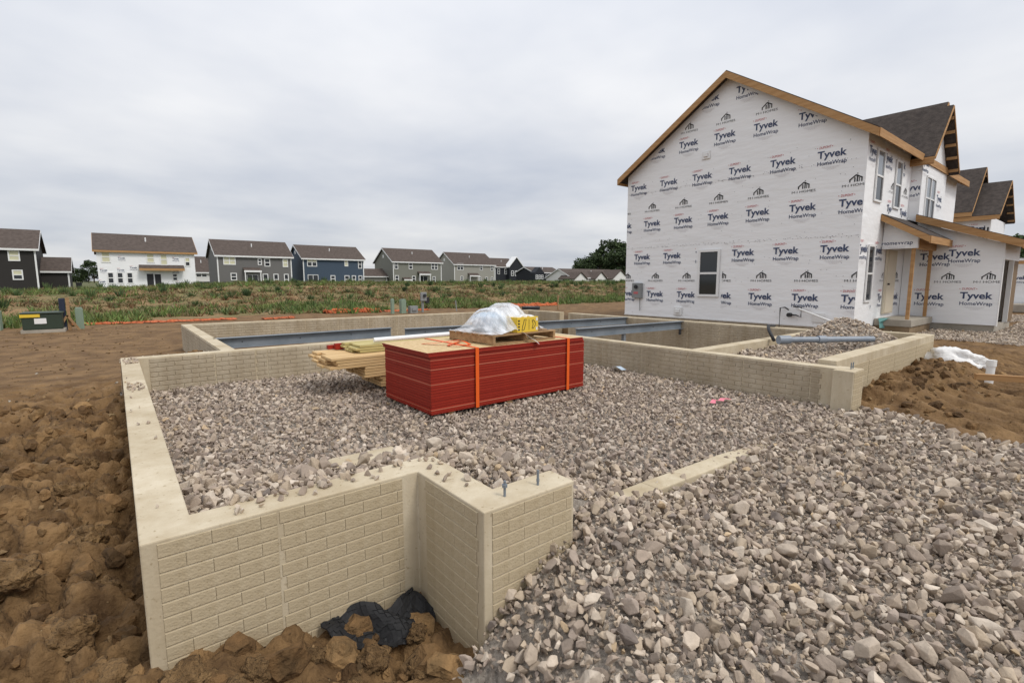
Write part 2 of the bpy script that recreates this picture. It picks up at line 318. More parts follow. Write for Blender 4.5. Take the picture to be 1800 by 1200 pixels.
def axis(a, b, st, lo, hi, g=1.085):
    c = list(np.arange(a, b + 1e-6, st)); d = st
    while c[-1] < hi: d *= g; c.append(c[-1] + d)
    d = st; f = []
    p = a
    while p > lo: d *= g; p -= d; f.append(p)
    return np.array(f[::-1] + c)
xs = axis(-4.5, 14.5, 0.045, -900, 1500); ys = axis(-1.5, 11.0, 0.045, -60, 1800, 1.06)
xs = np.unique(np.concatenate([xs, np.arange(-2.6, 1.35, .015)[np.arange(264) % 3 > 0]]).round(4)); ys = np.unique(np.concatenate([ys, np.arange(1.2, 6.5, .0225)]).round(4))
gx, gy = np.meshgrid(xs, ys); gz = ground_z(gx, gy)
nx, ny = len(xs), len(ys)
me = bpy.data.meshes.new('ground')
V = np.stack([gx.ravel(), gy.ravel(), gz.ravel()], 1)
ii = (np.arange(ny - 1)[:, None] * nx + np.arange(nx - 1)[None, :]).ravel()
Fq = np.stack([ii, ii + 1, ii + 1 + nx, ii + nx], 1)
me.vertices.add(len(V)); me.vertices.foreach_set('co', V.ravel())
me.loops.add(Fq.size); me.loops.foreach_set('vertex_index', Fq.ravel().astype(np.int32))
me.polygons.add(len(Fq)); me.polygons.foreach_set('loop_start', np.arange(0, Fq.size, 4, dtype=np.int32))
fx = V[Fq[:, 0], 0] + 0.03; fy = V[Fq[:, 0], 1] + 0.03
mi = np.zeros(len(Fq), np.int32)
mi[(fy > 7.5) | (fx > 7)] = 1
byy = fy - 0.02 * fx
mi[byy + 3 * np.sin(fx * 0.7) * 0.3 > 26.5] = 2
mi[byy > 62] = 3
g = in_garage(fx, fy) | in_apron(fx, fy) | in_porch(fx, fy) | in_spill(fx, fy) | in_nb(fx, fy)
mi[g] = 4
for k in ('dirt', 'dirt2', 'berm', 'field', 'dust'): me.materials.append(M[k])
me.polygons.foreach_set('material_index', mi); me.polygons.foreach_set('use_smooth', np.ones(len(Fq), bool))
me.update(calc_edges=True); me.validate()
ground = bpy.data.objects.new('ground', me); C.objects.link(ground); tag(ground, kind='structure')
# ------------------------------------------------------------------ crushed stone
def hull_stone(seed, n=13, el=(1, .75, .55)):
    r = np.random.default_rng(seed); p = r.normal(size=(n, 3)); p /= np.linalg.norm(p, axis=1)[:, None]; p *= np.array(el) * r.uniform(.8, 1.1, (n, 1))
    bm = bmesh.new()
    for q in p: bm.verts.new(q)
    res = bmesh.ops.convex_hull(bm, input=bm.verts)
    bmesh.ops.delete(bm, geom=[v for v in bm.verts if not v.link_faces], context='VERTS')
    bmesh.ops.triangulate(bm, faces=bm.faces); return bm
def bm_arr(bm):
    bm.verts.index_update(); v = np.array([x.co[:] for x in bm.verts]); f = np.array([[q.index for q in x.verts] for x in bm.faces]); bm.free(); return v, f
def fine_stone(seed, el):
    bm = hull_stone(seed, 14, el)
    bmesh.ops.bevel(bm, geom=list(bm.edges), offset=0.045, segments=1, affect='EDGES', profile=0.6)
    bmesh.ops.triangulate(bm, faces=bm.faces)
    bm.normal_update(); return bm_arr(bm)
ELS = [(1, .8, .6), (1, .7, .5), (1, .85, .7), (1, .6, .42), (1, .9, .45), (1, .72, .62)]
COARSE = [bm_arr(hull_stone(100 + i, 12, ELS[i % 6])) for i in range(18)]
FINE = [fine_stone(300 + i, ELS[i % 6]) for i in range(14)]
PAL = np.array([(.36, .31, .255), (.30, .255, .215), (.44, .39, .33), (.25, .215, .185), (.39, .335, .265), (.50, .455, .395), (.33, .285, .25), (.205, .18, .165), (.45, .36, .245)])
PAL = PAL * np.array([1.22, 1.14, 1.06])
PW = np.array([.18, .17, .17, .11, .12, .12, .09, .03, .01])
def stones(name, P, size, variants, label=None, mat_='stone', pal=PAL, pw=PW, cat=None, flat=False):
    n = len(P); vs = []; fs = []; cs = []; off = 0
    q = rng.normal(size=(n, 4)); q /= np.linalg.norm(q, axis=1)[:, None]
    if flat: q[:, 1:3] *= 0.35; q /= np.linalg.norm(q, axis=1)[:, None]
    a, b, c, d = q.T
    Rm = np.stack([1 - 2 * (c * c + d * d), 2 * (b * c - a * d), 2 * (b * d + a * c), 2 * (b * c + a * d), 1 - 2 * (b * b + d * d), 2 * (c * d - a * b), 2 * (b * d - a * c), 2 * (c * d + a * b), 1 - 2 * (b * b + c * c)], 1).reshape(n, 3, 3)
    pick = rng.integers(0, len(variants), n); colr = pal[rng.choice(len(pal), n, p=pw / pw.sum())] * rng.uniform(.82, 1.15, (n, 1))
    for k in range(len(variants)):
        idx = np.where(pick == k)[0]
        if not len(idx): continue
        v, f = variants[k]
        W = np.einsum('nij,vj->nvi', Rm[idx], v) * size[idx][:, None, None] + P[idx][:, None, :]
        m = len(v); vs.append(W.reshape(-1, 3)); fs.append((f[None] + (np.arange(len(idx)) * m)[:, None, None]).reshape(-1, 3) + off); off += m * len(idx)
        cs.append(np.repeat(colr[idx], m, 0))
    Vv = np.concatenate(vs); Ff = np.concatenate(fs).astype(np.int32); Cc = np.concatenate(cs)
    me = bpy.data.meshes.new(name); me.vertices.add(len(Vv)); me.vertices.foreach_set('co', Vv.ravel())
    me.loops.add(Ff.size); me.loops.foreach_set('vertex_index', Ff.ravel()); me.polygons.add(len(Ff)); me.polygons.foreach_set('loop_start', np.arange(0, Ff.size, 3, dtype=np.int32))
    at = me.attributes.new('col', 'FLOAT_COLOR', 'POINT'); at.data.foreach_set('color', np.concatenate([Cc, np.ones((len(Cc), 1))], 1).ravel())
    me.materials.append(M[mat_]); me.update(calc_edges=True)
    me.polygons.foreach_set('use_smooth', np.zeros(len(Ff), bool))
    o = bpy.data.objects.new(name, me); C.objects.link(o); tag(o, label, cat, kind='stuff'); return o
def scatter(x0, x1, y0, y1, sp, mask, zf, smin, smax, up=0.25):
    X, Y = np.meshgrid(np.arange(x0, x1, sp), np.arange(y0, y1, sp)); X = X.ravel() + rng.uniform(-.5, .5, X.size) * sp; Y = Y.ravel() + rng.uniform(-.5, .5, Y.size) * sp
    k = mask(X, Y); X = X[k]; Y = Y[k]; s = smin + (smax - smin) * rng.random(len(X)) ** 2.2
    return np.stack([X, Y, zf(X, Y) + s * rng.uniform(-.3, up, len(X))], 1), s
def far_g(x, y): return in_garage(x, y) & (np.hypot(x, y) >= 4.3)
def near_g(x, y): return (in_garage(x, y) & (np.hypot(x, y) < 4.3))
def vis_ap(x, y): return in_apron(x, y) & (x * 0.78 - y * 0.626 < 1.7 * (x * 0.626 + y * 0.78) + 1.6) & (x * 0.626 + y * 0.78 > -0.6)
P1, s1 = scatter(.2, 7.1, 2.0, 8.84, .043, far_g, gravel_z, .016, .046, 0.6)
P1b, s1b = scatter(.2, 7.1, 2.0, 8.84, .15, far_g, lambda x, y: gravel_z(x, y) + .012, .03, .055, 0.5)
stones('garage_gravel', np.concatenate([P1, P1b]), np.concatenate([s1, s1b]), COARSE, 'grey crushed limestone filling the garage foundation', cat='gravel', pal=PAL * np.array([.97, .97, .99]))
NM = lambda x, y: near_g(x, y) | vis_ap(x, y)
P2, s2 = scatter(-1, 8.5, -1.6, 4.4, .041, NM, gravel_z, .014, .05, 0.6)
P2b, s2b = scatter(-1, 8.5, -1.6, 4.4, .14, NM, lambda x, y: gravel_z(x, y) + .015, .035, .078, 0.6)
P2 = np.concatenate([P2, P2b]); s2 = np.concatenate([s2, s2b]); big = (s2 > .026) & (np.hypot(P2[:, 0], P2[:, 1]) < 4.2) & (P2[:, 0] * .626 + P2[:, 1] * .78 > .8)
stones('driveway_gravel', P2[big], s2[big], FINE, 'larger loose limestone pieces spread before the garage opening', cat='gravel')
stones('driveway_chippings', P2[~big], s2[~big], COARSE, 'finer grey crushed limestone spread before the garage opening', cat='gravel')
P2c, s2c = scatter(-1, 7.5, -1.0, 4.4, .034, lambda x, y: (near_g(x, y) | vis_ap(x, y)) & (np.hypot(x, y) < 4.6), lambda x, y: gravel_z(x, y) - .014, .012, .024, 0.3)
stones('gravel_fines', P2c, s2c, COARSE, 'small grey chips between the larger driveway stones', cat='gravel')
P3, s3 = scatter(7.3, 12.3, 2.5, 4.2, .06, in_porch, porch_z, .028, .058, 0.5)
P3c = np.array([(x, y, 0.44) for x, y in zip(rng.uniform(-.0, 1.25, 260), 9.05 + rng.random(260) ** 2 * .4)]); s3c = rng.uniform(.02, .04, 260)
P4, s4 = scatter(18, 34, 1.0, 5.1, .10, in_nb, lambda x, y: -0.03 + 0 * x, .035, .065)
stones('porch_gravel', P3, s3, COARSE, 'heaped crushed stone inside the porch foundation', cat='gravel')
stones('spilled_gravel', P3c, s3c, COARSE, 'small grey stones spilled behind the garage back wall', cat='gravel')
stones('yard_gravel', P4, s4, COARSE, 'crushed stone strip before the wrapped house garage', cat='gravel')
# soil crumbs and stones scattered over the churned dirt
DP = np.array([(.16, .10, .045), (.24, .155, .075), (.11, .068, .032), (.30, .21, .11), (.36, .32, .26)]); DW = np.array([.36, .3, .25, .07, .02])
def dmask(x, y): return ((x < -0.02) & (y > 0.6)) | ((x < 1.25) & (y < 2.5) & (y > .6)) & ~in_apron(x, y)
P5, s5 = scatter(-4.5, 1.3, .6, 10, .12, dmask, ground_z, .006, .035, 0.2)
P5b, s5b = scatter(6.8, 14, -.5, 2.3, .16, lambda x, y: (x > 6.9 + .42 * y) & (y < 2.25), ground_z, .01, .05, 0.2)
P5d, s5d = scatter(-9, 1.2, 9.5, 24, .30, lambda x, y: (x < 1.1) | (y > 15.3), ground_z, .015, .06, 0.1)
stones('dirt_crumbs', np.concatenate([P5, P5b, P5d]), np.concatenate([s5, s5b, s5d]), COARSE, 'brown soil crumbs over the churned ground', 'stone', DP, DW, cat='soil')
CLV = []
for i in range(8):
    bm = bmesh.new(); bmesh.ops.create_icosphere(bm, subdivisions=2, radius=1); r_ = np.random.default_rng(900 + i); o_ = [Vector(r_.uniform(-9, 9, 3)) for _ in range(2)]
    from mathutils import noise as _n
    for v in bm.verts:
        d_ = v.co.normalized(); k_ = 1 + .55 * _n.noise(d_ * 1.4 + o_[0]) + .4 * _n.noise(d_ * 3.2 + o_[1]); v.co = Vector((d_.x * k_, d_.y * k_ * .85, d_.z * k_ * .7))
    CLV.append(bm_arr(bm))
P6, s6 = scatter(-3.8, 1.28, .8, 8.5, .17, dmask, ground_z, .022, .12, 0.15)
P6b, s6b = scatter(7.6, 13.5, .6, 2.3, .2, lambda x, y: (x > 7.2 + .42 * y) & (y > 1.2 + .25 * np.sin(x * 3)), ground_z, .02, .10, 0.1)
P6c, s6c = scatter(0, 1.25, 9.6, 12, .14, lambda x, y: x > .2, ground_z, .03, .11, 0.2)
CLP = np.array([(.15, .088, .038), (.20, .12, .053), (.25, .155, .07), (.11, .064, .028)])
stones('dirt_clods', np.concatenate([P6, P6b, P6c]), np.concatenate([s6, s6b, s6c]), CLV, 'broken clay lumps over the churned soil', 'soilc', CLP, np.array([.3, .3, .2, .2]), cat='soil')
# large clods that stand out in the foreground
def clod_mesh(seed):
    bm = bmesh.new(); bmesh.ops.create_icosphere(bm, subdivisions=4, radius=1); r = random.Random(seed)
    o = [Vector((r.uniform(-9, 9), r.uniform(-9, 9), r.uniform(-9, 9))) for _ in range(3)]
    from mathutils import noise
    for v in bm.verts:
        d = v.co.normalized(); k = 1 + .5 * noise.noise(d * 1.3 + o[0]) + .32 * noise.noise(d * 3 + o[1]) + .16 * noise.noise(d * 8 + o[2]) - .25 * abs(noise.noise(d * 2.2 + o[2])) + .06 * noise.noise(d * 17)
        v.co = Vector((d.x * k, d.y * k * .85, d.z * k * .7))
    me = bpy.data.meshes.new('dirt_clod'); bm.to_mesh(me); bm.free(); me.materials.append(M['clod']); me.polygons.foreach_set('use_smooth', [True] * len(me.polygons)); return me
CL = [clod_mesh(i) for i in range(6)]
clods = [(.12, 2.33, .13), (.36, 2.25, .10), (.52, 2.12, .12), (.70, 2.06, .08), (.86, 2.16, .11), (1.02, 2.0, .09), (.62, 2.32, .07), (1.12, 2.2, .08), (.25, 2.1, .09), (.45, 1.95, .10), (.80, 1.9, .09), (-.2, 2.6, .15), (-.3, 3.0, .16), (-.18, 3.45, .12), (-.45, 2.45, .12), (-.25, 4.1, .14), (-.55, 3.5, .15), (-.7, 2.9, .13), (-.4, 5.0, .15), (-.9, 4.2, .17), (-.3, 5.9, .13)]
for i, (x, y, r) in enumerate(clods):
    z = float(ground_z(np.array([x]), np.array([y]))[0])
    r *= .8
    o = inst('dirt_clod', CL[i % 6], None, (x, y, z + r * .1), (random.uniform(-.4, .4), random.uniform(-.4, .4), random.uniform(0, 6)), (r, r, r))
    if y < 2.45 and x > -.15: tag(o, 'yellow-brown clay clod at the foot of the front foundation wall', 'clod', 'clay clods in the pit before the front wall')
    else: tag(o, 'brown clay clod beside the long left foundation wall', 'clod', 'clay clods left of the foundation')
# ------------------------------------------------------------------ foundation with cast brick faces
fnd = thing('house_foundation', (0, 2.5, 0), 'tan poured concrete foundation with brick-patterned faces around the gravel', 'foundation')
TOP = 0.51
gw = MB().prism([(0, 2.52), (1.31, 2.52), (1.31, 1.85), (1.93, 1.85), (1.93, 2.05), (1.51, 2.05), (1.51, 2.72), (.2, 2.72), (.2, 8.84), (7.1, 8.84), (7.1, 2.25), (6.98, 2.25), (6.98, 2.02), (7.35, 2.02), (7.35, 2.3), (7.3, 2.3), (7.3, 9.04), (0, 9.04)], -1.0, TOP).build('garage_wall', 'conc', fnd, bevel=.007)
bw = MB().prism([(1.27, 9.043), (1.47, 9.043), (1.47, 14.9), (12.2, 14.2), (12.2, 12.5), (12.4, 12.5), (12.4, 14.4), (1.27, 15.1)], -1.0, TOP).build('rear_wall', 'conc', fnd, bevel=.007)
rw = MB().prism([(12.4, 12.1), (12.2, 12.1), (12.2, 4.4), (7.303, 4.4), (7.303, 4.2), (12.4, 4.2)], -1.0, TOP).build('side_wall', 'conc', fnd, bevel=.007)
pw = MB().prism([(7.353, 2.33), (12.53, 2.33), (12.53, 4.197), (12.33, 4.197), (12.33, 2.56), (7.353, 2.56)], -1.0, .57).build('porch_wall', 'conc', fnd, bevel=.01)
BRICK = {}
def brick_mesh(L, Hh):
    k = (round(L, 3), round(Hh, 3))
    if k not in BRICK:
        d = .0032; b = .004; mb = MB()
        mb.v = [(0, 0, 0), (L, 0, 0), (L, 0, Hh), (0, 0, Hh), (b * .3, -d, b), (L - b * .3, -d, b), (L - b * .3, -d, Hh - b), (b * .3, -d, Hh - b)]
        mb.f = [(4, 5, 6, 7), (0, 1, 5, 4), (1, 2, 6, 5), (2, 3, 7, 6), (3, 0, 4, 7)]
        me = bpy.data.meshes.new('brick'); me.from_pydata(mb.v, [], mb.f); me.materials.append(M['brick']); BRICK[k] = me
    return BRICK[k]
CH = 0.0695
def brick_face(wall, O, ang, L, z0, z1, single=True, m0=.07, m1=.07, seams=(), mname='brick_far'):
    """embossed bricks on a wall face; O start point of the face (x,y), ang direction of the face, outward normal is to its right"""
    u = Vector((math.cos(ang), math.sin(ang), 0)); z = z1 - .012 - CH; row = 0; mb = MB(); nrm = Vector((u.y, -u.x, 0))
    while z > z0:
        s = m0; x = m0 - (.102 if row % 2 else 0)
        edges = []
        while x < L - m1:
            a = max(x, m0); b = min(x + .2026, L - m1)
            if b - a > .03: edges.append((a, b))
            x += .2035
        cut = []
        for a, b in edges:
            for q in seams:
                if a < q < b:
                    if q - a > .03: cut.append((a, q - .006))
                    a = q + .006
            if b - a > .03: cut.append((a, b))
        for a, b in cut:
            p = Vector((O[0], O[1], 0)) + u * a + nrm * .001
            if single: inst('brick', brick_mesh(b - a, CH - .0045), wall, (p.x, p.y, z), (0, 0, ang))
            else:
                n = len(mb.v); h = CH - .010; bb = .004; d = .008
                for (uu, zz, dd) in ((0, 0, 0), (b - a, 0, 0), (b - a, h, 0), (0, h, 0), (bb, bb, d), (b - a - bb, bb, d), (b - a - bb, h - bb, d), (bb, h - bb, d)):
                    q = p + u * uu + nrm * dd; mb.v.append((q.x, q.y, z + zz))
                for q in ((4, 5, 6, 7), (0, 1, 5, 4), (1, 2, 6, 5), (2, 3, 7, 6), (3, 0, 4, 7)): mb.f.append(tuple(n + i for i in q)); mb.m.append(0)
        z -= CH; row += 1
    if not single:
        o = mb.build('cast_brick_relief', mname, wall); tag(o, kind='stuff')
brick_face(gw, (0, 2.52), 0, 1.31, -.45, TOP, True, .06, .10, seams=(.545,))
brick_face(gw, (1.31, 2.52), R(-90), .67, -.45, TOP, True, .10, .05)
brick_face(gw, (1.31, 1.85), 0, .62, -.45, TOP, True, .05, .02)
brick_face(gw, (6.98, 2.02), 0, .37, -.3, TOP, True, .02, .02)
brick_face(pw, (7.353, 2.33), 0, 5.17, -.1, .46, True, .1, .04, seams=(1.3, 2.6, 3.9))
sE = [.65 + .62 * i for i in range(12)]
brick_face(gw, (.2, 8.84), 0, 6.9, -.12, TOP, False, .12, .1, seams=[.95, 1.52, 1.70] + [2.7 + .92 * i for i in range(5)])
brick_face(gw, (7.1, 8.84), R(-90), 6.55, -.12, TOP, False, .1, .12, seams=[.9 * i for i in range(1, 8)])
brick_face(bw, (1.47, 14.9), math.atan2(-.7, 10.73), 10.7, -.2, TOP, False, .1, .1, seams=[.92 * i for i in range(1, 12)])
brick_face(rw, (12.2, 12.1), R(-90), 7.7, -.5, TOP, False, .1, .1, seams=[.92 * i for i in range(1, 9)])
brick_face(bw, (1.27, 15.1), R(-90), 6.05, -.3, TOP, False, .1, .05)
brick_face(bw, (12.2, 14.2), R(-90), 1.7, -.2, TOP, False, .05, .05)
# threshold strip in the garage opening
sl = MB()
sp = [(1.95, 2.15), (2.55, 2.10), (3.1, 2.06), (4.3, 2.05), (5.2, 2.03), (6.3, 2.05), (6.95, 2.06)]
for i in range(len(sp) - 1):
    (a, b), (c, d) = sp[i], sp[i + 1]; hs_ = [-.06, .015, .03, -.005, -.07, -.12, -.1]; h = hs_[i]; h2 = hs_[i + 1]
    sl.hexa([(a, b, -.3), (c, d, -.3), (c, d + .2, -.3), (a, b + .2, -.3), (a, b + .02, h + .03), (c, d + .02, h2 + .03), (c, d + .19, h2 + .03), (a, b + .19, h + .03)])
sl.build('door_threshold', 'conc', fnd, bevel=.01)
# anchor bolts
for x, y, big in ((1.50, 1.93, 1), (1.73, 1.93, 0), (7.17, 2.11, 0), (7.24, 2.11, 0)):
    b = MB().tube([(x, y, TOP - .02), (x, y, TOP + .085)], .007, 8).tube([(x, y, TOP + .05 - .03 * (1 - big)), (x, y, TOP + .066 - .03 * (1 - big))], .015 if big else .009, 6)
    b.build('anchor_bolt', 'steel', fnd)
# loose concrete block in the gravel, stones lying on the wall tops
BZ = -.05
blk = MB().hexa([(1.02, 3.32, .26), (1.62, 3.22, .26), (1.66, 3.52, .26), (1.1, 3.60, .26), (1.06, 3.35, .345), (1.56, 3.26, .36), (1.6, 3.48, .35), (1.13, 3.56, .33)]).build('concrete_slab_piece', 'conc', None, bevel=.025)
tag(centre(blk), 'flat broken concrete slab half buried in gravel near the front wall', 'slab')
PT = [(rng.uniform(.02, .18), rng.uniform(2.6, 8.9)) for _ in range(16)] + [(rng.uniform(.02, .19), rng.uniform(8.3, 8.9)) for _ in range(60)] + [(rng.uniform(.03, .18), rng.uniform(6.2, 6.7)) for _ in range(22)] + [(rng.uniform(.35, 1.3), 2.53 + .19 * rng.random() ** .6) for _ in range(44)] + [(rng.uniform(1.33, 1.5), rng.uniform(2.1, 2.7)) for _ in range(14)]
PT = np.array([(x, y, TOP + .012) for x, y in PT]); sT = rng.uniform(.010, .026, len(PT)); sT[-58:] *= 1.5
stones('stray_gravel', PT, sT, COARSE, 'scattered small stones lying on the foundation wall tops', cat='gravel')
# ------------------------------------------------------------------ steel beams
def beam(a, b, label, zt=TOP + .0, posts=()):
    a = Vector(a); b = Vector(b); d = (b - a); L = d.length; d.normalize(); n = Vector((-d.y, d.x, 0))
    t = thing('steel_beam', (a.x, a.y, zt - .2), label, 'beam', 'steel floor beams')
    def bar(nm, w, z0, z1, u0=0, u1=L, mt='steel'):
        p0 = a + d * u0; p1 = a + d * u1
        q = [p0 - n * w, p1 - n * w, p1 + n * w, p0 + n * w]
        return MB().hexa([(v.x, v.y, zt + z0) for v in q] + [(v.x, v.y, zt + z1) for v in q]).build(nm, mt, t)
    bar('flange', .075, -.012, 0); bar('flange', .075, -.212, -.2); bar('web', .005, -.2, -.012)
    for u in posts:
        p = a + d * u; MB().box(p.x - .04, p.y - .04, -.75, p.x + .04, p.y + .04, zt - .213).build('jack_post', 'steel', t)
    for u in [.5 + 1.1 * i for i in range(int(L / 1.1))]: 
        p = a + d * u; MB().tube([(p.x, p.y, zt - .1) - n * .006 if False else tuple(Vector((p.x, p.y, zt - .1)) - n * .004), tuple(Vector((p.x, p.y, zt - .1)) - n * .012)], .012, 8).build('bolt_hole', 'dark', t)
    return t
b1 = beam((1.42, 11.0, 0), (5.08, 10.95, 0), 'grey steel beam seated in the left foundation wall', posts=(3.55,))
b2 = beam((5.22, 10.5, 0), (12.22, 9.6, 0), 'long grey steel beam behind the wrapped pallet, reaching the right wall', posts=(.1, 4.1))
b3 = beam((8.33, 8.0, 0), (12.25, 7.7, 0), 'short grey steel beam nearest the garage, ending in the right wall', posts=(.12, 1.6))
for t, p in ((b1, (5.05, 10.86)), (b2, (5.28, 10.40)), (b3, (12.0, 7.62))):
    o = MB().box(p[0] - .05, p[1] - .02, TOP - .36, p[0] + .05, p[1], TOP - .2).build('clip_plate', 'dark', t)
# ------------------------------------------------------------------ red-edged sheathing stack
ST = thing('sheathing_stack', (2.80, 5.0, 0.0), 'tall stack of red-edged sheathing panels bound with orange straps', 'panel stack', rotz=R(.4))
pm = MB().box(0, 0, 0, 2.6, 1.22, .0099, 0, top=1); 
base = pm.build('sheathing_panel', ['rededge', 'osb'], ST, local=True)
pmesh = base.data.copy(); pmesh.materials.clear(); pmesh.materials.append(M['rededge']); pmesh.materials.append(M['rededge']); pal_ = pmesh.copy(); pal_.materials.clear(); pal_.materials.append(M['redline']); pal_.materials.append(M['redline'])
pvar = []
for q in ('reddark', 'redlite'):
    v_ = pmesh.copy(); v_.materials.clear(); v_.materials.append(M[q]); v_.materials.append(M[q]); pvar.append(v_)
nS = 66; z = .05
for i in range(nS):
    o = base if i == 0 else bpy.data.objects.new('sheathing_panel', pmesh)
    if i == 0: topmesh = base.data; base.data = pmesh
    if i == nS - 1: o.data = topmesh
    if i: C.objects.link(o); o.parent = ST
    if 0 < i < nS - 1 and i % 3: o.data = pvar[i % 3 - 1]
    if i in (4, 31, 47, 57): o.data = pal_
    jx, jy = rng.normal(0, .0025), rng.normal(0, .0018)
    if i > nS - 6: jx -= .03; jy -= .012
    if i > nS - 3: jx -= .012
    o.location = (jx, jy, z); z += .0112 if i not in (3, 30) else .013
ZT = z
for k in range(3): MB().box(.25 + .9 * k, .02, -.04, .34 + .9 * k, 1.18, .049).build('dunnage_block', 'pallet', ST, local=True)
for x in (.62, 2.22):
    MB().box(x, -.026, .045, x + .05, -.0225, ZT + .006).box(x, -.022, ZT + .0035, x + .05, 1.245, ZT + .0065).box(x, 1.242, .045, x + .05, 1.2465, ZT + .003).build('orange_strap', 'strap', ST, local=True)
rib = MB()
def ribbon(pts, wd, name, m, parent=None):
    mb = MB(); pts = [Vector(p) for p in pts]
    for i in range(len(pts) - 1):
        d = (pts[i + 1] - pts[i]); n = Vector((-d.y, d.x, 0)).normalized() * wd / 2
        d2 = (pts[min(i + 2, len(pts) - 1)] - pts[i + 1]); n2 = Vector((-d2.y, d2.x, 0)).normalized() * wd / 2 if d2.length > 1e-6 else n
        mb.poly([pts[i] - n, pts[i + 1] - n2, pts[i + 1] + n2, pts[i] + n])
    o = mb.build(name, m, parent); s = o.modifiers.new('t', 'SOLIDIFY'); s.thickness = .002; return o
zt = ZT + .006
lo = ribbon([(3.10, 5.75, zt), (3.20, 5.55, zt + .02), (3.30, 5.42, zt + .05), (3.42, 5.36, zt + .06), (3.52, 5.36, zt + .03), (3.55, 5.30, zt), (3.45, 5.24, zt + .01), (3.32, 5.22, zt + .02), (3.24, 5.30, zt + .01), (3.32, 5.44, zt + .004), (3.46, 5.50, zt + .01), (3.6, 5.62, zt)], .045, 'loose_strap', 'strap')
tag(centre(lo), 'loose curled orange strap on top of the panel stack', 'strap')
# ------------------------------------------------------------------ lumber behind the stack
def boards(name, label, x0, y0, z0, L, wd, th, n, m, jit, group=None, cat='lumber', cols=1):
    t = thing(name, (x0, y0, z0), label, cat, group)
    for c in range(cols):
        for i in range(n):
            j = rng.uniform(-jit, jit); MB().box(x0 + j, y0 + c * (wd + .004), z0 + i * th, x0 + L + j, y0 + wd + c * (wd + .004), z0 + (i + 1) * th - .006).build('board', m, t, bevel=.003)
    return t
boards('lumber_bundle', 'lowest pine boards of the lumber pile behind the panel stack', 2.95, 6.72, .08, 2.2, .24, .04, 4, 'pine', .02, cols=3)
boards('lumber_bundle', 'middle pine boards of the lumber pile, set in from the left', 2.70, 6.70, .245, 2.4, .24, .04, 4, 'pine', .02, cols=3)
boards('lumber_bundle', 'wide pale pine boards jutting out left from the lumber pile', 2.24, 6.70, .408, 2.8, .235, .04, 4, 'pine', .09, cols=4)
boards('lumber_bundle', 'greenish treated boards lying on top of the lumber pile', 2.70, 6.95, .571, 2.2, .14, .038, 3, 'treated', .05, cols=4)
for i in range(2):
    o = MB().box(2.5 + .08 * i, 7.62 - .1 * i, .572, 2.64 + .08 * i, 7.70 - .1 * i, .63 + .03 * i).build('red_block', 'rededge', None); tag(centre(o), ['small red-edged block left on the lumber pile, lower one', 'small red-edged block left on the lumber pile, taller one'][i], 'block', 'red offcuts on the lumber')
pv = MB().tube([(2.98, 7.02, .735), (5.6, 6.62, .79)], .036, 16).build('white_pipe', 'pvc', None, smooth=False); tag(centre(pv), 'long white plastic pipe lying across the lumber pile', 'pipe')
# ------------------------------------------------------------------ pallet with wrapped load
PR = R(4); PL = thing('pallet', (3.72, 5.02, ZT + .004), 'weathered wooden pallet on top of the red panel stack', 'pallet', rotz=PR)
for x in (0, .56, 1.13): MB().box(x, 0, .016, x + .04, .95, .105).build('stringer', 'pallet', PL, local=True)
for i in range(6): MB().box(-.008, .0 + i * .17, .107, 1.178, .0 + i * .17 + .10, .124).build('deck_board', 'pallet', PL, local=True)
for i in range(3): MB().box(-.005, .0 + i * .425, 0, 1.175, .0 + i * .425 + .10, .0145).build('bottom_board', 'pallet', PL, local=True)
def loc2w(p):
    c, s = math.cos(PR), math.sin(PR); return (3.72 + p[0] * c - p[1] * s, 5.02 + p[0] * s + p[1] * c, ZT + .004 + p[2])
ct = thing('carton', loc2w((.46, .04, .125)), 'yellow printed carton at the corner of the wrapped pallet load', 'carton', rotz=PR)
MB().box(0, 0, 0, .40, .34, .205).build('box_body', 'yellow', ct, local=True, bevel=.004)
pr = MB()
def fq(x0, z0, x1, z1, mi=0): pr.box(x0, -.0035, z0, x1, -.001, z1, mi)
for i in range(4): fq(.015, .03 + i * .04, .045, .05 + i * .04, 0)
def loop(pts, r): pr.tube([(p[0], -.002, p[1]) for p in pts + pts[:1]], r, 5, cap=False)
loop([(.085, .03), (.125, .035), (.15, .10), (.165, .175), (.13, .175), (.115, .12), (.10, .09)], .004)
loop([(.28, .05), (.30, .045), (.345, .09), (.345, .12), (.30, .165), (.28, .16), (.30, .105)], .004)
for i in range(9): fq(.215, .03 + i * .017, .222 + .006 * (i % 2), .038 + i * .017)
pr.build('printed_marks', 'blk', ct, local=True)
MB().box(.355, -.0035, .02, .385, -.001, .06).build('printed_label', 'white', ct, local=True); MB().box(.355, -.0035, .15, .385, -.001, .19).build('printed_label', 'white', ct, local=True)
def lump(name, c, r, m, label, cat, seed):
    bm = bmesh.new(); bmesh.ops.create_icosphere(bm, subdivisions=4, radius=1)
    from mathutils import noise
    for v in bm.verts:
        d = v.co.normalized(); k = 1 + .10 * noise.noise(d * 2 + Vector((seed, 0, 0))) + .05 * noise.noise(d * 6 + Vector((0, seed, 0)))
        p = [abs(q) ** .7 * (1 if q > 0 else -1) for q in d]; v.co = Vector((p[0] * r[0] * k, p[1] * r[1] * k, max(p[2] * k, -.6) * r[2]))
    me = bpy.data.meshes.new(name); bm.to_mesh(me); bm.free(); me.materials.append(M[m]); me.polygons.foreach_set('use_smooth', [True] * len(me.polygons))
    o = bpy.data.objects.new(name, me); C.objects.link(o); o.location = c; o.rotation_euler[2] = PR; return tag(o, label, cat)
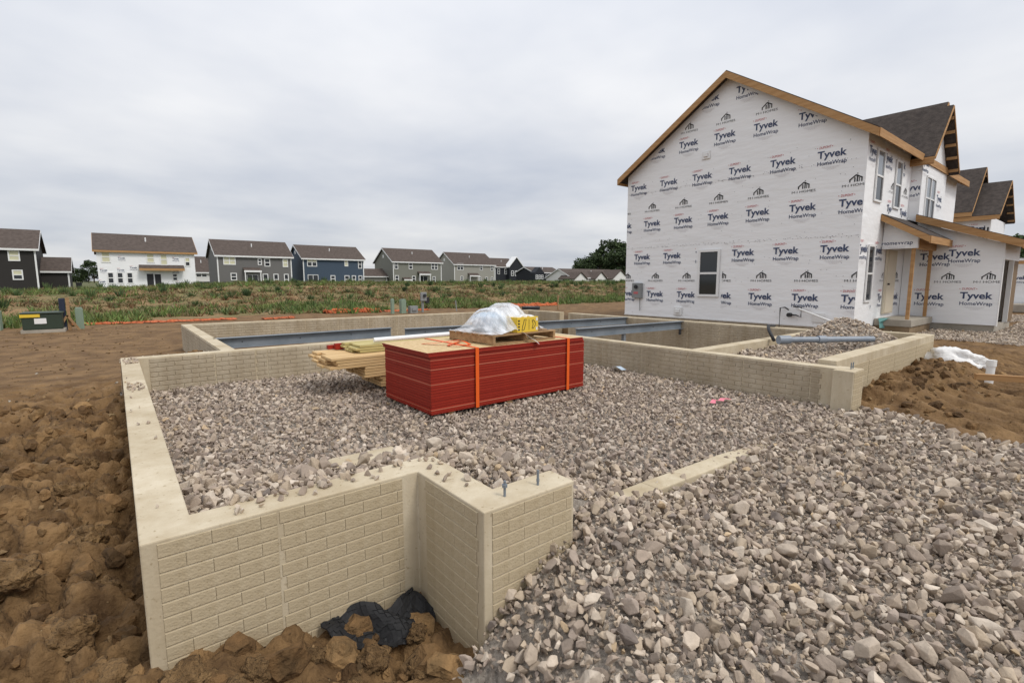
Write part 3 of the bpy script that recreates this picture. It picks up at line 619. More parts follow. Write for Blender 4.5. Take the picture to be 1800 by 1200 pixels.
lump('film_roll_bag', loc2w((.36, .5, .125 + .10)), (.19, .27, .16), 'bluebag', 'pale blue bagged bundle under the clear film', 'bag', 3)
lump('white_bag', loc2w((.66, .55, .125 + .12)), (.17, .27, .19), 'bagw', 'tall white bagged bundle under the clear film', 'bag', 8)
# stretch film drawn from the load down to the deck edges
fx_, fy_ = np.meshgrid(np.linspace(-.03, 1.12, 140), np.linspace(-.01, .93, 100))
h = np.maximum(.37 * np.exp(-(((fx_ - .63) / .30) ** 2 + ((fy_ - .5) / .42) ** 2) ** 1.6), .31 * np.exp(-(((fx_ - .38) / .26) ** 2 + ((fy_ - .5) / .42) ** 2) ** 1.6))
bx = .225 * (1 / (1 + np.exp(-(fx_ - .47) * 60))) * (1 / (1 + np.exp((fx_ - .87) * 30))) * (1 / (1 + np.exp(-(fy_ - .03) * 120))) * (1 / (1 + np.exp((fy_ - .5) * 10)))
tent = np.clip(np.minimum((fx_ + .03) / .58, (1.12 - fx_) / .40), 0, 1) * np.clip(np.minimum((fy_ + .03) / .34, (.95 - fy_) / .3), 0, 1) * .34
h = np.maximum(np.maximum(h, bx + .006), tent) + .014 * np.sin(fx_ * 38 + fy_ * 17) * np.clip(h * 6, 0, 1) * .5 + .02 * fbm(fx_ * 9, fy_ * 9, 3, 2)
an_ = np.arctan2(fy_ - .5, fx_ - .55); rr_ = np.hypot(fy_ - .5, fx_ - .55)
h = h + (.022 * np.abs(np.sin(an_ * 11 + 3 * fbm(fx_ * 4, fy_ * 4, 2, 6))) - .012) * np.clip(rr_ * 3, 0, 1) * np.clip(h * 8, 0, 1) + .012 * np.abs(fbm(fx_ * 14, fy_ * 5, 3, 12))
h = np.clip(h, .004, 1) + .127
cut = (fx_ > .44) & (fy_ < .045)
Vf = np.array([loc2w(p) for p in np.stack([fx_.ravel(), fy_.ravel(), h.ravel()], 1)]); ids = np.arange(fx_.size).reshape(fx_.shape)
Ff = [(int(ids[i, j]), int(ids[i, j + 1]), int(ids[i + 1, j + 1]), int(ids[i + 1, j])) for i in range(99) for j in range(139) if not cut[i, j]]
me = bpy.data.meshes.new('stretch_film'); me.from_pydata(Vf.tolist(), [], Ff); me.materials.append(M['film']); me.polygons.foreach_set('use_smooth', [True] * len(Ff))
fo = bpy.data.objects.new('stretch_film', me); C.objects.link(fo); tag(centre(fo), 'crumpled clear plastic film draped over the pallet load', 'plastic film')
tl = ribbon([loc2w((.50, -.01, .14)), loc2w((.56, -.03, .10)), loc2w((.62, -.06, .05)), loc2w((.69, -.09, .012)), loc2w((.72, -.12, -.03))], .06, 'film_tail', 'bagw')
tag(centre(tl), 'loose twisted tail of plastic film hanging over the pallet edge', 'plastic film')
# ------------------------------------------------------------------ printed house wrap
def text_geo(body, size, bold=0.0, shear=0.0, width=None):
    cu = bpy.data.curves.new('t', 'FONT'); cu.body = body; cu.size = size; cu.offset = bold; cu.shear = shear; cu.resolution_u = 3
    o = bpy.data.objects.new('t', cu); C.objects.link(o); bpy.context.view_layer.update()
    me = bpy.data.meshes.new_from_object(o.evaluated_get(bpy.context.evaluated_depsgraph_get()))
    v = np.array([q.co[:2] for q in me.vertices]); f = [tuple(p.vertices) for p in me.polygons]
    bpy.data.objects.remove(o); bpy.data.curves.remove(cu); bpy.data.meshes.remove(me)
    v -= v.min(0) * np.array([1, 0])
    if width: v[:, 0] *= width / v[:, 0].max()
    return v, f
def print_mesh(name, items):      # items: (verts2d, faces, offset, material)
    mb = MB(); mats = []
    for v, f, (ox, oy), m in items:
        if m not in mats: mats.append(m)
        n = len(mb.v); mb.v += [(a + ox, 0, b + oy) for a, b in v]; mb.f += [tuple(i + n for i in q) for q in f]; mb.m += [mats.index(m)] * len(f)
    me = bpy.data.meshes.new(name); me.from_pydata(mb.v, [], mb.f)
    for m in mats: me.materials.append(M[m])
    me.polygons.foreach_set('material_index', mb.m); return me
def rect(x0, y0, x1, y1): return (np.array([(x0, y0), (x1, y0), (x1, y1), (x0, y1)]), [(0, 1, 2, 3)])
ty = text_geo('Tyvek', .30, .008, .0, .80); hw = text_geo('HomeWrap', .165, .0022, 0, .80); du = text_geo('DUPONT', .10, .001, .12, .33)
it = [(ty[0], ty[1], (-.40, -.02), 'navy'), (hw[0], hw[1], (-.39, -.235), 'navy'), (du[0], du[1], (-.36, .265), 'redp')]
for sx in (-.415, .0): 
    d = np.array([(0, 0), (.016, .016), (0, .032), (-.016, .016)]); it.append((d, [(0, 1, 2, 3)], (sx + (.0 if sx < 0 else -.0), .285), 'redp'))
for i, (wd, m) in enumerate(((.50, 'pale'), (.42, 'pale'), (.30, 'redp'), (.22, 'pale'))):
    k = 0
    x = -wd / 2
    while x < wd / 2:
        l = random.uniform(.02, .05); r_ = rect(x, -.30 - i * .028, min(x + l, wd / 2), -.292 - i * .028); it.append((*r_, (0, 0), m if m == 'pale' else 'pale')); x += l + .012
TYV = print_mesh('wrap_print', it)
mt_ = text_geo('M·I HOMES', .10, .0, 0, .70)
def bar2(a, b, t):
    a = np.array(a); b = np.array(b); d = (b - a) / np.linalg.norm(b - a); n = np.array([-d[1], d[0]]) * t / 2; return (np.array([a - n, b - n, b + n, a + n]), [(0, 1, 2, 3)])
ic = [(*bar2((-.17, .06), (.0, .20), .035), (0, 0), 'blk'), (*bar2((-.01, .20), (.16, .11), .035), (0, 0), 'blk'), (*bar2((-.155, .0), (-.155, .08), .032), (0, 0), 'blk'), (*bar2((.15, .0), (.15, .12), .032), (0, 0), 'blk'), (*bar2((-.03, .0), (-.03, .13), .034), (0, 0), 'blk'), (*bar2((.035, .0), (.035, .20), .034), (0, 0), 'blk'), (*bar2((.085, .0), (.085, .12), .02), (0, 0), 'blk'), (*rect(.02, .225, .05, .25), (0, 0), 'blk')]
MIH = print_mesh('builder_print', ic + [(mt_[0], mt_[1], (-.35, -.12), 'blk')])
def clip_mesh(me, planes):
    bm = bmesh.new(); bm.from_mesh(me)
    for co, no in planes: bmesh.ops.bisect_plane(bm, geom=bm.verts[:] + bm.edges[:] + bm.faces[:], plane_co=co, plane_no=no, clear_outer=True)
    m2 = me.copy(); bm.to_mesh(m2); k = len(bm.faces); bm.free(); return m2 if k else None
def put_print(parent, me, pos, ang, u, z, planes=None):
    """ang: direction of reading; planes clip in print-local coords"""
    if planes: me = clip_mesh(me, planes)
    if me is None: return
    inst(me.name.split('.')[0], me, parent, pos, (0, 0, ang))
# ------------------------------------------------------------------ windows
def window(parent, O, ang, u0, u1, z0, z1, double=False, fr=.055, upper='glass', lower='glass', proud=.04, grid=False):
    """sash window on a wall face: O base point, ang reading direction, outward normal to the right of it"""
    u = Vector((math.cos(ang), math.sin(ang), 0)); n = Vector((u.y, -u.x, 0)); O = Vector((O[0], O[1], 0))
    def bx(mb, a, b, c, d, p0, p1, mi=0):
        q = [O + u * a + n * p0, O + u * b + n * p0, O + u * b + n * p1, O + u * a + n * p1]
        mb.hexa([(k.x, k.y, c) for k in q] + [(k.x, k.y, d) for k in q], mi)
    f = MB(); zm = (z0 + z1) / 2
    bx(f, u0, u0 + fr, z0, z1, .001, proud); bx(f, u1 - fr, u1, z0, z1, .001, proud); bx(f, u0 + fr, u1 - fr, z0, z0 + fr, .001, proud); bx(f, u0 + fr, u1 - fr, z1 - fr, z1, .001, proud)
    cols = [(u0 + fr, u1 - fr)]
    if double:
        um = (u0 + u1) / 2; bx(f, um - fr * .6, um + fr * .6, z0 + fr, z1 - fr, .001, proud); cols = [(u0 + fr, um - fr * .6), (um + fr * .6, u1 - fr)]
    for a, b in cols: bx(f, a, b, zm - fr * .45, zm + fr * .45, .001, proud * .8)
    wf = f.build('window', 'white', parent)
    for a, b in cols:
        p = MB(); bx(p, a, b, zm + fr * .45, z1 - fr, .002, .012); p.build('pane', upper, wf)
        p = MB(); bx(p, a, b, z0 + fr, zm - fr * .45, .002, .009); p.build('pane', lower, wf)
    return wf
def gable_roof(parent, x0, x1, y0, y1, ze, zr, ov, m, th=.16, fascia='lumber', axis_='x', oe=None, name='roof'):
    """roof with its ridge along X; ze is height at wall line"""
    oe = ov if oe is None else oe; ym = (y0 + y1) / 2; sl_ = (zr - ze) / (ym - y0); ya, yb = y0 - ov, y1 + ov; za = ze - sl_ * ov; xa, xb = x0 - oe, x1 + oe
    r = MB()
    for (yA, zA) in ((ya, za), (yb, za)):
        r.hexa([(xa, yA, zA), (xb, yA, zA), (xb, ym, zr), (xa, ym, zr), (xa, yA, zA + th), (xb, yA, zA + th), (xb, ym, zr + th), (xa, ym, zr + th)])
    ro = r.build(name, m, parent)
    fa = MB()
    for (yA, s) in ((ya, -1), (yb, 1)):
        fa.box(xa - .003, min(yA, yA + s * .03), za - .10, xb + .003, max(yA, yA + s * .03), za + th - .03)
    for xA, s in ((xa, -1), (xb, 1)):
        X0, X1 = min(xA, xA + s * .035), max(xA, xA + s * .035)
        for yA in (ya, yb): fa.hexa([(X0, yA, za - .10), (X1, yA, za - .10), (X1, ym, zr - .10), (X0, ym, zr - .10), (X0, yA, za + th - .03), (X1, yA, za + th - .03), (X1, ym, zr + th - .03), (X0, ym, zr + th - .03)])
    fa.build('fascia', fascia, ro)
    return ro
# ------------------------------------------------------------------ neighbouring wrapped house
NB = thing('wrapped_house', (17.4, 9.5, .16), 'two-storey house under construction in white printed house wrap beside the foundation', 'house')
X0, Y0, Y1, ZB, ZE, ZR = 17.4, 5.16, 13.79, .16, 5.95, 8.68
YM = (Y0 + Y1) / 2; X1 = 29.0
MB().box(X0 + .02, Y0 + .02, -.9, X1 - .02, Y1 - .02, ZB - .002).build('foundation_wall', 'brick_far', NB)
core = MB(); core.prism([(X0 + .01, Y0 + .01), (X1, Y0 + .01), (X1, Y1 - .01), (X0 + .01, Y1 - .01)], ZB, ZE - .01)
core.slab([(X0 + .012, Y0 + .01, ZE - .01), (X0 + .012, Y1 - .01, ZE - .01), (X0 + .012, YM, ZR - .02)], (X1 - X0 - .02, 0, 0)); core.build('wall', 'wrap', NB)
# three overlapping courses of wrap on the gable end
def gy_at(z): return (z - ZE) / (ZR - ZE) * (YM - Y0)
for i, (a, b) in enumerate(((ZB, 3.0), (2.96, 5.22), (5.18, ZR))):
    x = X0 - .004 * i
    if i < 2: pts = [(Y0, a), (Y1, a), (Y1, b), (Y0, b)]
    else: pts = [(Y0, a), (Y1, a), (Y1, ZE), (YM, ZR), (Y0, ZE)]
    MB().slab([(x, p[0], p[1]) for p in pts], (.006, 0, 0)).build('wrap_sheet', 'wrap', NB)
MB().box(X0 - .014, Y0 - .02, ZB - .015, X0 - .002, Y1 + .01, ZB + .03).build('base_flashing', 'white', NB)
AG = R(-90)   # reading direction on the gable end is -Y
def gprint(me, y, z, planes=None): put_print(NB, me, (X0 - .0145, y, z), AG, 0, 0, planes)
WY0, WY1, WZ0, WZ1 = 9.50, 10.36, 1.02, 2.76
for (y, z, k) in [(5.82 + 1.427 * i, 2.52, 0) for i in range(6)] + [(5.14 + 1.425 * i, 1.0, 0) for i in range(7)] + [(5.14 + 1.425 * i, 1.70, 1) for i in range(7)] + \
        [(6.09 + 1.427 * i, 5.38, 0) for i in range(6)] + [(5.40 + 1.423 * i, 3.86, 0) for i in range(7)] + [(5.40 + 1.426 * i, 4.52, 1) for i in range(7)] + \
        [(5.29 + 1.425 * i, 6.68, 0) for i in range(6)] + [(6.71 + 1.425 * i, 7.27, 1) for i in range(5)] + [(7.4 + 1.42 * i, 8.08, 0) for i in range(3)]:
    pl = []
    if y - .45 < Y0: pl.append(((y - Y0 - .01, 0, 0), (1, 0, 0)))
    if y + .45 > Y1: pl.append((((y - Y1 + .01), 0, 0), (-1, 0, 0)))
    if z > 5.3:
        sl_ = (ZR - ZE) / (YM - Y0); nn = Vector((sl_, 0, 1)).normalized(); lim = ZR - .18
        # right slope (towards Y0): z < ZR - sl*(YM - Y), local u = y - Y
        pl.append(((0, 0, lim - sl_ * (YM - y) - z), tuple(nn))); nn2 = Vector((-sl_, 0, 1)).normalized(); pl.append(((0, 0, lim - sl_ * (y - YM) - z), tuple(nn2)))
    if z < 3 and y + .42 > WY0 - .1 and y - .42 < WY1 + .1:
        if y < (WY0 + WY1) / 2: pl.append(((y - WY0 + .1, 0, 0), (-1, 0, 0)))
        else: pl.append(((y - WY1 - .1, 0, 0), (1, 0, 0)))
    gprint((TYV, MIH)[k], y, z, pl)
window(NB, (X0 - .013, Y1), AG, Y1 - WY1, Y1 - WY0, WZ0, WZ1, fr=.085, proud=.05)
# staples
stp = MB()
for i in range(420):
    y = rng.uniform(Y0 + .05, Y1 - .05); z = rng.choice([rng.uniform(.25, ZE - .1), 2.98 + rng.normal(0, .03), 5.2 + rng.normal(0, .03)])
    if WY0 - .1 < y < WY1 + .1 and WZ0 - .1 < z < WZ1 + .1: continue
    stp.box(X0 - .0165, y - .008, z - .006, X0 - .0125, y + .008, z + .006)
tag(stp.build('staples', 'blk', NB), kind='stuff')
# meter box, vents, gas stub on the gable end
m = MB().box(X0 - .16, 12.86, .88, X0 - .015, 13.32, 1.52).build('meter_box', 'greybox', NB, bevel=.015)
MB().tube([(X0 - .16, 13.1, 1.36), (X0 - .22, 13.1, 1.36)], .08, 16).build('meter_dial', 'dark', m); MB().box(X0 - .165, 13.0, 1.06, X0 - .161, 13.22, 1.15).build('warning_sticker', 'redp', m)
MB().tube([(X0 - .06, 12.97, .88), (X0 - .06, 12.95, .35)], .015, 8).build('conduit', 'greybox', m)
for y, z, s in ((10.24, 6.19, .16), (11.15, .42, .18)):
    v = MB().box(X0 - .05, y - s, z - s * .9, X0 - .015, y + s, z + s * .9).build('vent_block', 'white', NB, bevel=.012); MB().box(X0 - .09, y - s * .5, z - s * .4, X0 - .051, y + s * .5, z + s * .4).build('vent_hood', 'white', v, bevel=.01)
gs = MB().tube([(X0 - .12, 7.25, -.1), (X0 - .12, 7.25, .72), (X0 - .12, 7.1, .74), (X0 - .12, 6.98, .66)], .022, 8).tube([(X0 - .12, 7.0, .5), (X0 - .12, 6.75, .5), (X0 - .12, 6.6, .45), (X0 - .12, 6.6, .75), (X0 - .12, 6.85, .78)], .022, 8).tube([(X0 - .2, 6.95, .5), (X0 - .05, 6.95, .5)], .07, 12)
gs.build('gas_pipe', 'dark', NB)
MB().tube([(X0 - .2, 6.65, .72), (X0 - .25, 5.25, .22)], .03, 8).build('white_pipe', 'pvc', NB)
MB().box(X0 - .03, 5.95, .3, X0 - .015, 6.3, .6).build('vent_block', 'white', NB, bevel=.01)
gable_roof(NB, X0, X1, Y0, Y1, ZE, ZR, .32, 'shingle', oe=.30)
# front (faces -Y): windows, door, porch
FA = 0.0
window(NB, (X0, Y0), FA, .82, 1.55, 4.02, 5.58, fr=.06, upper='glass_up'); window(NB, (X0, Y0), FA, 2.75, 3.45, 3.98, 5.52, fr=.06, upper='glass_up')
window(NB, (X0, Y0), FA, .72, 1.32, .95, 2.72, fr=.06)
dr = MB().box(19.95, Y0 - .06, .52, 20.98, Y0 - .002, 2.62).build('door_frame', 'beige', NB); dl = MB().box(20.02, Y0 - .075, .55, 20.90, Y0 - .061, 2.55).build('door', 'beige', NB); MB().tube([(20.12, Y0 - .08, 1.5), (20.12, Y0 - .13, 1.5)], .03, 10).build('door_handle', 'dark', dl)
def fprint(me, x, y, z, planes=None): put_print(NB, me, (x, y - .0045, z), FA, 0, 0, planes)
for z, me_, off in ((5.36, TYV, .55), (3.86, TYV, 1.2), (4.55, MIH, 1.2), (2.5, TYV, .3), (1.0, TYV, 1.05), (1.7, MIH, 1.05)):
    for i in range(3):
        x = X0 + off + 1.425 * i; pl = []
        for (a, b, c, d) in ((.8, 1.57, 4.0, 5.6), (2.73, 3.47, 3.9, 5.55), (.7, 1.34, .9, 2.75), (2.5, 3.65, .4, 2.7)):
            if c - .3 < z < d + .3 and x + .42 > X0 + a and x - .42 < X0 + b:
                if x < X0 + (a + b) / 2: pl.append(((X0 + a - .05 - x, 0, 0), (1, 0, 0)))
                else: pl.append(((X0 + b + .05 - x, 0, 0), (-1, 0, 0)))
        if x + .42 > 21.95: pl.append(((21.95 - x, 0, 0), (1, 0, 0)))
        if x - .42 < X0: pl.append(((X0 + .02 - x, 0, 0), (-1, 0, 0)))
        fprint(me_, x, Y0, z, pl)
# projecting front bay with steep gable
BX0, BX1, BY = 22.0, 25.4, 4.86
MB().box(BX0, BY, 3.2, BX1, Y0 + .5, 5.68).slab([(BX0, BY, 5.68), (BX1, BY, 5.68), ((BX0 + BX1) / 2, BY, 7.6)], (0, 3.0, 0)).build('front_bay', 'wrap', NB)
window(NB, (BX0, BY), FA, .55, 1.85, 3.78, 5.28, double=True, fr=.055, upper='glass_up')
put_print(NB, TYV, (BX0 - .004, 5.02, 4.75), AG, 0, 0, [((.13, 0, 0), (1, 0, 0)), ((-.14, 0, 0), (-1, 0, 0))])
for x in (22.3, 24.6): fprint(TYV, x, BY, 5.6 if x < 23 else 4.6)
def cross_gable(xa, xb, yf, yb, ze, zr, nm, parent, lo_=.0):
    xm = (xa + xb) / 2; r = MB(); th = .15
    for xe in (xa, xb): r.hexa([(xe, yf, ze), (xm, yf, zr), (xm, yb, zr), (xe, yb, ze), (xe, yf, ze + th), (xm, yf, zr + th), (xm, yb, zr + th), (xe, yb, ze + th)])
    ro = r.build(nm, 'shingle', parent); f = MB()
    for xe in (xa, xb): f.hexa([(xe, yf - .03, ze + .03), (xm, yf - .03, zr + .03), (xm, yf - .002, zr + .03), (xe, yf - .002, ze + .03), (xe, yf - .03, ze + th - .03), (xm, yf - .03, zr + th - .03), (xm, yf - .002, zr + th - .03), (xe, yf - .002, ze + th - .03)])
    f.box(xa - .035, yf, ze - .12, xa - .002, yb, ze + th - .03)
    for i in range(5):
        k = (i + .5) / 5; xx = xb + (xm - xb) * k; f.box(xx - .02, yf, ze + (zr - ze) * k - .11, xx + .02, yf + .3, ze + (zr - ze) * k - .005)
    f.build('fascia', 'lumber', ro); return ro
cross_gable(BX0 - .25, BX1 + .05, 4.52, 8.6, 5.62, 7.62, 'bay_roof', NB)
cross_gable(BX0 + .55, BX1 + .0, 4.75, 8.8, 6.45, 7.86, 'bay_roof', NB)
# porch slab, posts, roof
sb = MB().box(19.3, 4.18, .17, 21.9, Y0 - .003, .39).build('porch_slab', 'conc_grey', NB, bevel=.015); MB().box(19.34, 4.22, -.3, 21.84, Y0 - .01, .169).build('porch_base', 'formbrown', sb)
for x in (19.62, 21.72): MB().box(x - .045, 4.32, .391, x + .045, 4.41, 2.62).build('porch_post', 'lumber', NB)
MB().box(19.46, 4.24, 2.62, 19.6, Y0 - .005, 3.0).build('porch_header', 'wrap', NB); MB().box(19.603, 4.27, 2.62, 21.95, 4.42, 2.92).build('porch_beam', 'lumber', NB)
MB().slab([(19.47, 4.3, 3.0), (19.47, Y0 - .01, 3.0), (19.47, Y0 - .01, 3.56)], (.1, 0, 0)).build('porch_gable_fill', 'wrap', NB)
put_print(NB, TYV, (19.455, 4.78, 2.98), AG, 0, 0, [((0, 0, -.16), (0, 0, 1))])
pr_ = MB().hexa([(19.15, 3.92, 2.88), (21.98, 3.92, 2.88), (21.98, Y0, 3.62), (19.15, Y0, 3.62), (19.15, 3.92, 2.98), (21.98, 3.92, 2.98), (21.98, Y0, 3.72), (19.15, Y0, 3.72)]).build('porch_roof', 'shingle', NB)
MB().hexa([(19.11, 3.9, 2.76), (19.148, 3.9, 2.76), (19.148, Y0, 3.5), (19.11, Y0, 3.5), (19.11, 3.9, 2.95), (19.148, 3.9, 2.95), (19.148, Y0, 3.69), (19.11, Y0, 3.69)]).box(19.15, 3.87, 2.74, 21.98, 3.917, 2.95).build('fascia', 'lumber', pr_)
# garage wing
GX0, GX1, GY0 = 22.0, 25.4, 2.6
MB().box(GX0 + .05, GY0 + .05, -.5, GX1 - .05, Y0, .18).build('garage_footing', 'conc_grey', NB)
MB().slab([(GX0, GY0, .18), (GX0, Y0 - .004, .18), (GX0, Y0 - .004, 3.74), (GX0, GY0, 2.78)], (.15, 0, 0)).build('garage_side', 'wrap', NB)
MB().box(GX0 + .152, GY0, 2.3, GX1, GY0 + .15, 2.84).build('garage_front', 'wrap', NB); MB().box(GX1 - .15, GY0 + .153, .18, GX1, 5, 2.84).build('garage_side', 'wrap', NB); MB().box(GX0 + .153, GY0 + .153, 2.7, GX1 - .153, 4.855, 2.8).build('garage_ceiling', 'brownj', NB)
MB().box(24.25, GY0 + .01, .18, GX1, GY0 + .15, 2.298).build('door_jamb', 'brownj', NB); MB().box(GX0 + .152, 4.86, .2, GX1 - .153, 5.0, 2.8).build('garage_interior', 'brownj', NB)
MB().box(GX0 - .012, GY0 - .012, .16, GX0 + .16, GY0 - .001, 2.84).build('corner_trim', 'white', NB)
MB().box(24.17, GY0 - .005, .18, 24.247, GY0 + .12, 2.298).build('door_track', 'white', NB)
gr = MB().hexa([(GX0 - .3, 2.2, 2.74), (GX1 + .3, 2.2, 2.74), (GX1 + .3, 4.85, 3.74), (GX0 - .3, 4.85, 3.74), (GX0 - .3, 2.2, 2.88), (GX1 + .3, 2.2, 2.88), (GX1 + .3, 4.85, 3.88), (GX0 - .3, 4.85, 3.88)]).build('garage_roof', 'shingle', NB)
MB().hexa([(GX0 - .34, 2.17, 2.62), (GX0 - .303, 2.17, 2.62), (GX0 - .303, 4.85, 3.63), (GX0 - .34, 4.85, 3.63), (GX0 - .34, 2.17, 2.85), (GX0 - .303, 2.17, 2.85), (GX0 - .303, 4.85, 3.86), (GX0 - .34, 4.85, 3.86)]).box(GX0 - .3, 2.16, 2.6, GX1 + .3, 2.197, 2.85).build('fascia', 'lumber', gr)
for (y, z, k) in ((4.35, 1.0, 0), (3.15, 1.05, 0), (3.9, 1.66, 1), (2.9, 1.66, 1), (4.3, 2.35, 0), (3.55, 2.45, 0), (3.1, 3.0, 0)):
    pl = [] 
    if y - .42 < GY0: pl.append(((y - GY0 - .02, 0, 0), (1, 0, 0)))
    if y + .42 > 4.82: pl.append(((y - 4.82, 0, 0), (-1, 0, 0)))
    if z > 2.9: continue
    put_print(NB, (TYV, MIH)[k], (GX0 - .005, y, z), AG, 0, 0, pl)
tw = MB(); n = 8
for i in range(n):
    for j in range(5):
        pass
clth = ribbon([(19.75, 4.95, .40), (19.45, 4.93, .405), (19.285, 4.92, .395), (19.275, 4.92, .28), (19.265, 4.90, .10)], .24, 'teal_cloth', 'teal'); tag(centre(clth), 'teal cloth hanging over the edge of the porch slab', 'cloth')
# ------------------------------------------------------------------ second wrapped house further along
N2 = thing('wrapped_house', (40, 8, .1), 'farther wrapped house with stepped dark gable roofs behind the first', 'house')
MB().box(40, 6.6, .0, 50, 13, 5.5).build('wall', 'wrap', N2); MB().box(40.0, 5.45, 2.6, 45, 6.597, 5.28).build('front_bay', 'wrap', N2)
cross_gable(39.6, 45.4, 6.25, 13, 5.48, 8.40, 'roof', N2); cross_gable(39.65, 45.2, 5.05, 7.5, 5.22, 7.42, 'bay_roof', N2)
put_print(N2, TYV, (39.99, 5.95, 4.6), AG, 0, 0); put_print(N2, TYV, (39.99, 7.3, 4.75), AG, 0, 0)
for i in range(3): MB().box(39.95, 5.5 + i * .16, 3.9, 39.99, 5.58 + i * .16, 4.7).build('shutter_slat', 'blk', N2)
for y in (5.45, 6.6): MB().box(39.96, y, 3, 40.06, y + .2, 5.4).build('corner_trim', 'white', N2)
MB().box(41, 2.2, .3, 47, 4.8, 2.9).build('garage_side', 'wrap', N2); MB().hexa([(40.6, 1.8, 2.7), (47.4, 1.8, 2.7), (47.4, 4.85, 3.9), (40.6, 4.85, 3.9), (40.6, 1.8, 2.9), (47.4, 1.8, 2.9), (47.4, 4.85, 4.1), (40.6, 4.85, 4.1)]).build('garage_roof', 'shingle', N2)
MB().box(40.57, 1.76, 2.6, 47.4, 1.795, 2.88).box(40.56, 1.8, 2.55, 40.597, 4.85, 2.75).build('fascia', 'lumber', N2)
for y in (4.2, 2.9): put_print(N2, TYV, (40.99, y, 1.7), AG, 0, 0)
MB().box(38.4, 2.2, -.1, 40.9, 5.2, .32).build('porch_slab', 'conc_grey', N2, bevel=.02)
# ------------------------------------------------------------------ finished houses across the field
def far_house(name, label, siding, x0, w_, Y, zb, ze, zr, depth, wins, fascia='white', roof='shingle_b', corner='white', extras=None, ov=.35):
    h = thing(name, (x0 + w_ / 2, Y + depth / 2, zb), label, 'house', 'houses across the field')
    x1 = x0 + w_; wl = MB(); wl.box(x0, Y, zb - 1, x1, Y + depth, ze); wl.slab([(x0, Y, ze), (x0, Y + depth, ze), (x0, Y + depth / 2, zr - .05)], (w_, 0, 0)); wl.build('wall', siding, h)
    ro = gable_roof(h, x0, x1, Y, Y + depth, ze, zr, ov, roof, th=.18, fascia=fascia)
    xm = x0 + w_ * .5; MB().tube([(xm, Y + depth * .28, ze + (zr - ze) * .55), (xm, Y + depth * .28, ze + (zr - ze) * .55 + .75)], .09, 8).build('vent_pipe', 'white', ro)
    if corner:
        for x in (x0 - .02, x1 - .16): MB().box(x, Y - .03, zb, x + .18, Y - .002, ze - .05).build('corner_trim', corner, h)
    for wn in wins:
        k = wn[0]
        if k == 'w': window(h, (x0, Y), 0, wn[1], wn[2], zb + wn[3], zb + wn[4], double=len(wn) > 5 and wn[5] == 'd', fr=.13, proud=.06, upper=wn[6] if len(wn) > 6 else 'glass', lower=wn[7] if len(wn) > 7 else 'glass')
        elif k == 'door':
            f = MB().box(x0 + wn[1], Y - .06, zb + wn[3], x0 + wn[2], Y - .003, zb + wn[4]).build('patio_door', 'white', h); um = (wn[1] + wn[2]) / 2
            for a, b in ((wn[1] + .1, um - .05), (um + .05, wn[2] - .1)): MB().box(x0 + a, Y - .075, zb + wn[3] + .05, x0 + b, Y - .061, zb + wn[4] - .1).build('pane', 'glass', f)
        elif k == 'hole': MB().box(x0 + wn[1], Y - .04, zb + wn[3], x0 + wn[2], Y - .003, zb + wn[4]).build('door_opening', 'dark', h)
        elif k == 'awn':
            a = MB().hexa([(x0 + wn[1], Y - 1.0, zb + wn[3]), (x0 + wn[2], Y - 1.0, zb + wn[3]), (x0 + wn[2], Y - .003, zb + wn[4]), (x0 + wn[1], Y - .003, zb + wn[4]), (x0 + wn[1], Y - 1.0, zb + wn[3] + .15), (x0 + wn[2], Y - 1.0, zb + wn[3] + .15), (x0 + wn[2], Y - .003, zb + wn[4] + .15), (x0 + wn[1], Y - .003, zb + wn[4] + .15)]).build('canopy_roof', roof, h)
            MB().box(x0 + wn[1], Y - 1.05, zb + wn[3] - .22, x0 + wn[2], Y - 1.003, zb + wn[3] + .1).build('fascia', fascia, a)
            if len(wn) > 5:
                for x in (wn[1] + .1, wn[2] - .25): MB().box(x0 + x, Y - 1.0, zb - .3, x0 + x + .15, Y - .85, zb + wn[3] - .22).build('canopy_post', 'white', h)
        elif k == 'vent': MB().box(x0 - .04, Y + depth / 2 - .3, ze + .9, x0 - .002, Y + depth / 2 + .3, ze + 1.6).build('gable_vent', 'white', h)
        elif k == 'wing':     # one-storey wing: ('wing', u0, u1, dy, depth, eave, ridge)
            _, u0, u1, dy, dp, e, r_ = wn; MB().box(x0 + u0, Y + dy, zb - 1, x0 + u1, Y + dy + dp, zb + e).build('wing_wall', siding, h); gable_roof(h, x0 + u0, x0 + u1, Y + dy, Y + dy + dp, zb + e, zb + r_, .3, roof, th=.16, fascia=fascia, name='wing_roof')
            MB().box(x0 + u1 - .15, Y + dy - .03, zb - .3, x0 + u1 + .02, Y + dy - .002, zb + e - .05).build('corner_trim', 'white', h)
    return h
far_house('dark_house', 'charcoal two-storey house with low wing, far left across the field', 's_char', -19.2, 11.6, 90, .35, 5.75, 8.3, 9, [('w', 9.0, 10.1, 3.75, 5.1, 's', 'blind', 'blind'), ('w', 9.2, 10.2, 1.35, 2.65, 's', 'blind', 'glass'), ('wing', 11.6, 14.5, 3, 6, 2.6, 4.4)])
